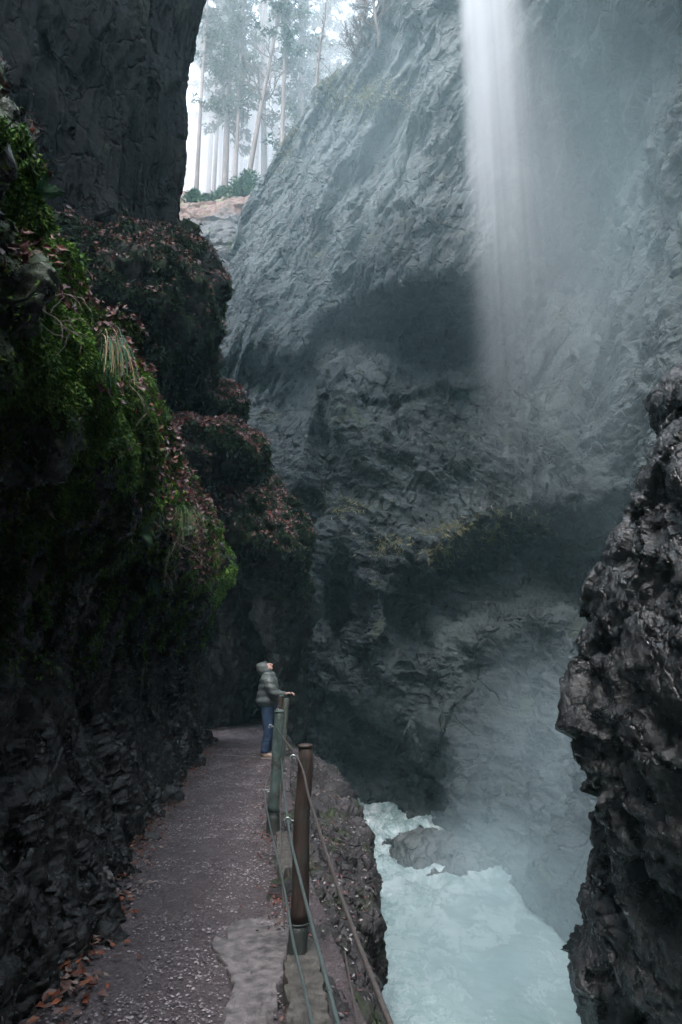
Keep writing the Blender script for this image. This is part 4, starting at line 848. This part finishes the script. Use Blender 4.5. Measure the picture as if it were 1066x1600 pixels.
# ------------------------------------------------------------------ the waterfall and the river's spray
def volume_mat(name, build, color=(.95, .97, 1.0), aniso=.2):
    m = bpy.data.materials.new(name); m.use_nodes = True; t = m.node_tree; t.nodes.remove(t.nodes['Principled BSDF'])
    pv = t.nodes.new('ShaderNodeVolumePrincipled'); pv.inputs['Color'].default_value = (*color, 1); pv.inputs['Anisotropy'].default_value = aniso; pv.inputs['Density'].default_value = 0
    t.links.new(pv.outputs[0], t.nodes['Material Output'].inputs['Volume'])
    s = NT.__new__(NT); s.m = m; s.t = t; tc = t.nodes.new('ShaderNodeTexCoord'); s.pos = tc.outputs['Object']; s.geo = None
    t.links.new(build(s), pv.inputs['Density']); return m
WX, WY = 3.42, 17.0    # left edge and depth of the fall
def wf_density(s):
    sp = s.n('ShaderNodeSeparateXYZ'); s.l(s.pos, sp.inputs[0]); x, y, z = sp.outputs
    wob = s.math('MULTIPLY', s.math('SUBTRACT', s.noise(.25, 3, .5, vec=s.mapping((1, 1, .6))), .5), .5)
    x = s.math('SUBTRACT', s.math('ADD', x, wob), s.math('MULTIPLY', s.math('SUBTRACT', z, 9.0), .024))
    drop = s.val(z, 24, 8, 0, 1)                       # 0 at the top of the picture, 1 where it has turned to mist
    left = s.n('ShaderNodeMapRange', interpolation_type='SMOOTHSTEP'); s.l(x, left.inputs[0]); left.inputs[1].default_value = WX; s.l(s.math('ADD', WX+.3, s.math('MULTIPLY', drop, .8)), left.inputs[2])
    wid = s.math('ADD', 1.9, s.math('MULTIPLY', drop, 4.4)); rel = s.math('DIVIDE', s.math('SUBTRACT', x, WX), wid)
    broad = s.math('POWER', s.math('SUBTRACT', 1.0, rel, True), 1.5)
    core = s.val(x, WX+.35, WX+1.9, 1, 0); core = s.math('MULTIPLY', core, s.val(z, 22, 12.5, 1, .07))
    fade = s.n('ShaderNodeMapRange', interpolation_type='SMOOTHSTEP'); s.l(s.math('ADD', z, s.math('MULTIPLY', wob, 3.0)), fade.inputs[0]); fade.inputs[1].default_value = 4.5; fade.inputs[2].default_value = 19.0
    st = s.val(s.noise(1.0, 6, .65, vec=s.mapping((5.5, 2.0, .07), (0, R(1.5), 0))), .36, .68, .35, 1.35)
    yy = s.math('SUBTRACT', 1.0, s.math('ABSOLUTE', s.math('DIVIDE', s.math('SUBTRACT', y, WY), 1.3)), True)
    d = s.math('ADD', s.math('MULTIPLY', broad, .62), s.math('MULTIPLY', core, 1.5)); d = s.math('MULTIPLY', d, left.outputs[0]); d = s.math('MULTIPLY', d, fade.outputs[0])
    d = s.math('MULTIPLY', d, st); return s.math('MULTIPLY', s.math('MULTIPLY', d, yy), 1.0)
rows = []
for z_ in np.linspace(2.5, 34, 14):
    t_ = np.clip((24-z_)/16, 0, 1); x0, x1 = WX-.4+(z_-9)*.024, WX+2.6+4.8*t_
    rows.append([(x0, WY-.5, z_), (x0+.3, WY-1.25, z_), ((x0+x1)/2, WY-1.35, z_), (x1-.4, WY-1.25, z_), (x1, WY-.4, z_), (x1, WY+.4, z_), (x1-.4, WY+1.25, z_), ((x0+x1)/2, WY+1.35, z_), (x0+.3, WY+1.25, z_), (x0, WY+.5, z_)])
V = np.array(rows).reshape(-1, 3); i = np.arange(140).reshape(14, 10); j = np.roll(i, -1, 1); F = [tuple(x) for x in np.stack([i[:-1], j[:-1], j[1:], i[1:]], -1).reshape(-1, 4)]+[tuple(i[0][::-1]), tuple(i[-1])]
me = bpy.data.meshes.new('waterfall'); me.from_pydata(V.tolist(), [], F); me.update(); o = bpy.data.objects.new('waterfall', me); C.objects.link(o); me.materials.append(volume_mat('falling_spray', wf_density))
tag(o, 'tall white waterfall thinning into mist in front of the far cliff', 'waterfall', kind='stuff')
def sp_density(s):
    v = s.n('ShaderNodeVectorMath', operation='LENGTH'); s.l(s.pos, v.inputs[0]); r = s.math('SUBTRACT', 1.0, v.outputs['Value'], True)
    return s.math('MULTIPLY', s.math('MULTIPLY', s.math('POWER', r, .9), s.val(s.noise(1.6, 4, .6), .3, .7, .3, 1.6)), SPD)
for (c, rad, SPD, lb) in (((4.4, 14.0, -1.6), (2.6, 6.0, 4.6), .10, 'pale spray rising where the falling water meets the river'), ((2.4, 11.0, -2.4), (2.5, 5.0, 2.0), .22, 'low white mist drifting over the milky river'),
        ((9.0, 18.6, 15.0), (6.0, 6.0, 14.0), .036, 'blue grey spray hanging in the hollow of the cliff right of the waterfall'), ((-5.0, 47.0, 41.0), (19, 13.0, 17.0), .08, 'pale fog drifting between the trees above the gorge'),
        ((0.5, 22.5, 21.0), (9.0, 5.5, 11.0), .028, 'thin fog hanging before the upper part of the far cliff')):
    v, f = uv_blob((0, 0, 0), (1, 1, 1), 32, 20); me = bpy.data.meshes.new('river_spray'); me.from_pydata(v.tolist(), [], [tuple(dict.fromkeys(q)) for q in f]); me.update()
    o = bpy.data.objects.new('river_spray', me); C.objects.link(o); o.location = c; o.scale = rad; me.materials.append(volume_mat('river_spray_air', sp_density, (.97, .96, 1.0) if c[1] > 40 else (.74, .93, 1.0))); tag(o, lb, 'mist', kind='stuff')

# ------------------------------------------------------------------ trees
M_bark = plain_mat('grey_brown_bark', (.05, .038, .032), (.15, .115, .1), 4, (.7, .9), .03, 12, vec=(1, 1, .25))
M_need = attr_mat('spruce_needles', .7, .2)
def trunk_mesh(h, r, lean=(0, 0), wob=.15, seed=0):
    rg = np.random.default_rng(seed); n_ = 24; t = np.linspace(0, 1, n_); a = rg.random(2)*6
    p_ = np.stack([lean[0]*t+wob*np.sin(t*4+a[0])*t, lean[1]*t+wob*np.sin(t*5+a[1])*t, -1.0+(h+1)*t], 1); rr = r*(1-t)**.75+.02; rr[0] *= 1.5; rr[1] *= 1.15
    return p_, rr
def conifer(seed, h, r, h0, blen, dens=1.0, cols=((.03, .06, .035), (.05, .085, .045), (.02, .04, .028)), lean=(0, 0)):
    rg = np.random.default_rng(seed); e = empty('conifer_tree', (0, 0, 0)); p_, rr = trunk_mesh(h, r, lean, .15, seed); mb = MB(); mb.add(*tube(p_, rr, 10))
    pts, dirs, sz_ = [], [], []; z = h0*.55; k = 0
    while z < h*.99:
        t = (z-h0)/(h-h0); i = (z+1)/(h+1)*23; b = cr_interp(p_, 24)[int(i)]
        live = z > h0 and rg.random() < dens
        l = blen*(1-max(t, 0))**.75*(.45+.8*rg.random()) if live else blen*.4*rg.random()
        az = k*2.4+rg.normal()*.4; d = np.array([math.cos(az), math.sin(az), -.12-.25*rg.random()+.3*max(t, 0)]); n_ = 7; u = np.linspace(0, 1, n_)
        q_ = b+np.outer(u*l, d)+np.outer(-.12*l*np.sin(u*3.1), [0, 0, 1]); mb.add(*tube(q_, np.linspace(.035 if live else .02, .006, n_), 4, False))
        if live:
            m_ = int(20+24*l); uu = rg.random(m_)**.7; c = b+np.outer(uu*l, d)+np.outer(-.12*l*np.sin(uu*3.1), [0, 0, 1])+rg.normal(size=(m_, 3))*np.array([.22, .22, .10])*(.5+l*.25)
            pts.append(c); dirs.append(np.tile(d*.6, (m_, 1))); 
        z += .20+.14*rg.random()*(1 if live else 3); k += 1
    c = np.vstack(pts); d = np.vstack(dirs); mb.build('trunk', M_bark, e); cc = np.array(cols)[rg.integers(0, len(cols), len(c))]*(.6+.8*rg.random((len(c), 1)))
    v, f, c2 = blades_mesh(c, d, .26, .22, .45, cc, .8, 3); new_mesh('crown', v, f, M_need, e, False, c2); return e
def bare_tree(seed, h, r, lean=(0, 0), lev=3, spread=.5, name='bare_tree', first=.35):
    rg = random.Random(seed); e = empty(name, (0, 0, 0)); tb, cb = MB(), MB(); p_, rr = trunk_mesh(h, r, lean, .3, seed); tb.add(*tube(p_, rr, 8)); tb.build('trunk', M_bark, e)
    def limb(p, d, l, rad, lv):
        pts = [p]; k = 6
        for i in range(k):
            d = (d+Vector((rg.gauss(0, .16), rg.gauss(0, .16), rg.gauss(.06, .12)))).normalized(); p = p+d*l/k; pts.append(p)
            if lv > 0 and i >= 1:
                limb(p, (d*.8+Vector((rg.gauss(0, .6), rg.gauss(0, .6), rg.gauss(.1, .4)))).normalized(), l*(.4+.25*rg.random()), rad*.55, lv-1)
        cb.add(*tube([tuple(q) for q in pts], np.linspace(rad, max(rad*.3, .006), len(pts)), 4, False))
    k = int(first*23)
    while k < 23:
        for _ in range(2):
            az = rg.random()*6.28; limb(Vector(p_[k]), Vector((math.cos(az), math.sin(az), .35+.4*rg.random())).normalized(), h*spread*(1.05-k/23)*(.3+.4*rg.random())*.5, float(rr[k])*.42+.008, lev-1)
        k += 1
    cb.build('crown', M_bark, e); return e
protos = {'a': conifer(1, 27, .24, 7, 2.9, 1.0), 'b': conifer(2, 26, .17, 9, 2.5, .95), 'c': conifer(3, 29, .17, 15, 1.9, .7), 'd': bare_tree(4, 22, .2, (2.6, 0), 3), 'e': bare_tree(5, 20, .13, (.6, 0), 2, .3), 'f': conifer(6, 22, .14, 13, 1.3, .5), 'g': bare_tree(8, 24, .24, (-.6, 0), 3, .45)}
used = set()
def plant(kind, px, Y, sc, label, group=None, rz=None, z=None, name=None):
    e = protos[kind] if kind not in used else copy_tree(protos[kind]); used.add(kind)
    x = P(px, 320, Y)[0]; zz_ = hill_z(x, Y) if z is None else z
    e.location = (x, Y, zz_); e.rotation_euler = (0, 0, rz if rz is not None else RNG.random()*6.28); e.scale = (sc, sc, sc); tag(e, label, 'tree', group)
plant('a', 350, 41, .95, 'large green spruce with the thickest trunk in the gap between the cliffs', rz=.4)
plant('d', 381, 38.5, .9, 'bare leafless tree leaning right with forked branches against the white sky', rz=0)
plant('b', 325, 47, 1.0, 'tall spruce whose crown shows just left of the thickest trunk', rz=2)
plant('b', 366, 40, .85, 'slim leaning spruce trunk just right of the thickest trunk', rz=1)
plant('g', 412, 43, 1.0, 'bare tree with spreading twigs right of the leaning leafless tree', rz=1)
plant('c', 438, 38, 1.0, 'tall pale trunk rising behind the crest of the far cliff', rz=1, z=28)
plant('c', 306, 40, .8, 'slim tree trunk close against the edge of the black cliff', rz=3)
for k, (px, Y) in enumerate([(312, 58), (320, 52), (338, 60), (343, 50), (358, 55), (372, 62), (388, 54), (396, 66), (404, 57), (422, 62), (430, 50), (446, 58), (300, 64), (330, 70), (352, 68), (410, 70), (380, 74), (290, 50), (280, 60), (304, 46), (315, 66), (323, 62), (333, 44), (341, 72), (347, 64), (362, 49), (368, 70), (377, 52), (391, 60), (399, 48), (408, 63), (417, 52), (426, 70), (308, 72), (335, 56)]):
    plant('efbefc'[k % 6] if k % 3 else 'e', px, Y, .9+.25*RNG.random(), 'thin hazy tree trunk standing deep in the misty forest', 'hazy trees deep in the forest')
for k, (px, Y) in enumerate([(470, 41), (505, 44), (535, 46), (565, 43), (488, 50), (600, 48), (455, 48), (520, 55), (550, 54)]):
    plant('abc'[k % 3], px, Y, .9+.3*RNG.random(), 'tall hazy spruce rising behind the crest of the far cliff', 'hazy spruces behind the far cliff', z=27+.35*(px-440)/10)
def on_far(px, py):
    q = GF.reshape(-1, 3)[::5]; a, b, d = proj(q); e = (a-px)**2+(b-py)**2; k = np.argsort(e)[:8]; return q[k[np.argmin(d[k])]]
sap = bare_tree(21, 7, .07, (.2, 0), 2, .25); c = on_far(492, 135); sap.location = tuple(c+np.array([0, .2, -.3])); tag(sap, 'slender bare sapling standing on the crest of the far cliff', 'tree')
shr = bare_tree(22, 5.5, .05, (1.2, 0), 3, .8, 'bare_shrub', .1)
for k, (px, py, sc, lb) in enumerate([(548, 112, 1.0, 'bare many stemmed shrub on the crest, right of the slender sapling'), (572, 80, 1.1, 'bare shrub highest on the crest of the far cliff'), (590, 30, 1.2, 'bare shrub touching the upper edge of the picture on the crest')]):
    e = shr if k == 0 else copy_tree(shr); c = on_far(px, py); e.location = tuple(c+np.array([0, .3, -.3])); e.scale = (sc,)*3; e.rotation_euler = (0, 0, k*1.9); tag(e, lb, 'shrub')
# young green undergrowth on the forest floor
def bush(px, Y, s_, label):
    x = P(px, 320, Y)[0]; e = empty('young_spruce', (x, Y, hill_z(x, Y)-.1)); tag(e, label, 'bush')
    k = 700; h = RNG.random(k)**1.3*s_; a = RNG.random(k)*6.28; rr = (s_*1.15-h)*.75*RNG.random(k)**.5*(.35+.9*np.abs(np.sin(a*2.5+h*9))); c = np.stack([np.cos(a)*rr, np.sin(a)*rr, h], 1)
    v, f, c2 = blades_mesh(c, np.stack([np.cos(a), np.sin(a), np.full(k, .3)], 1), .2, .2, .3, pal([(.05, .1, .05), (.08, .14, .07), (.03, .07, .04)], k), .6, 3); new_mesh('crown', v, f, M_need, e, False, c2)
    mb = MB(); mb.add(*tube([(0, 0, -.3), (0, 0, s_*.6), (0, 0, s_)], [.05, .03, .01], 6)); mb.build('trunk', M_bark, e)
bush(303, 36, 1.2, 'low green young spruce against the foot of the black cliff'); bush(322, 37.5, .8, 'small green young spruce left of the thickest trunk')
bush(378, 35.5, 1.6, 'green young spruce at the right end of the forest floor'); bush(388, 37, 2.0, 'taller green young spruce half hidden by the far cliff'); bush(345, 39, 1.1, 'dark green young spruce at the foot of the thickest trunk')
# thin trickle down the gully
c = [P(372, 352, 31.5), P(362, 372, 30.6), P(357, 392, 30.2), P(354, 430, 29.8), P(352, 470, 29.3)]
mb = MB()
for k in range(7):
    off = RNG.normal(size=3)*np.array([.12, .05, .0]); p_ = cr_interp(np.array(c)+off, 30)+RNG.normal(size=(30, 3))*.02; mb.add(*tube(p_, .018, 5, False))
M_wat = plain_mat('white_trickle', (.5, .55, .56), (.8, .84, .85), 4, (.2, .4)); 
#o = mb.build('trickle', M_wat)

# ------------------------------------------------------------------ haze
HZ = .0016
x0, x1, y0, y1, z0, z1 = -64, 64, -64, 114, -5.6, 80
V = [(x0, y0, z0), (x1, y0, z0), (x1, y1, z0), (x0, y1, z0), (x0, y0, z1), (x1, y0, z1), (x1, y1, z1), (x0, y1, z1)]
me = bpy.data.meshes.new('haze'); me.from_pydata(V, [], [(0, 3, 2, 1), (4, 5, 6, 7), (0, 1, 5, 4), (1, 2, 6, 5), (2, 3, 7, 6), (3, 0, 4, 7)]); me.update()
mh = bpy.data.materials.new('misty_air'); mh.use_nodes = True; t = mh.node_tree; t.nodes.remove(t.nodes['Principled BSDF']); pv = t.nodes.new('ShaderNodeVolumePrincipled')
pv.inputs['Color'].default_value = (.52, .90, 1.0, 1); pv.inputs['Density'].default_value = HZ; pv.inputs['Anisotropy'].default_value = .1; t.links.new(pv.outputs[0], t.nodes['Material Output'].inputs['Volume'])
me.materials.append(mh); haze = bpy.data.objects.new('haze', me); C.objects.link(haze); tag(haze, 'thin pale mist filling the whole gorge', 'haze', kind='stuff')
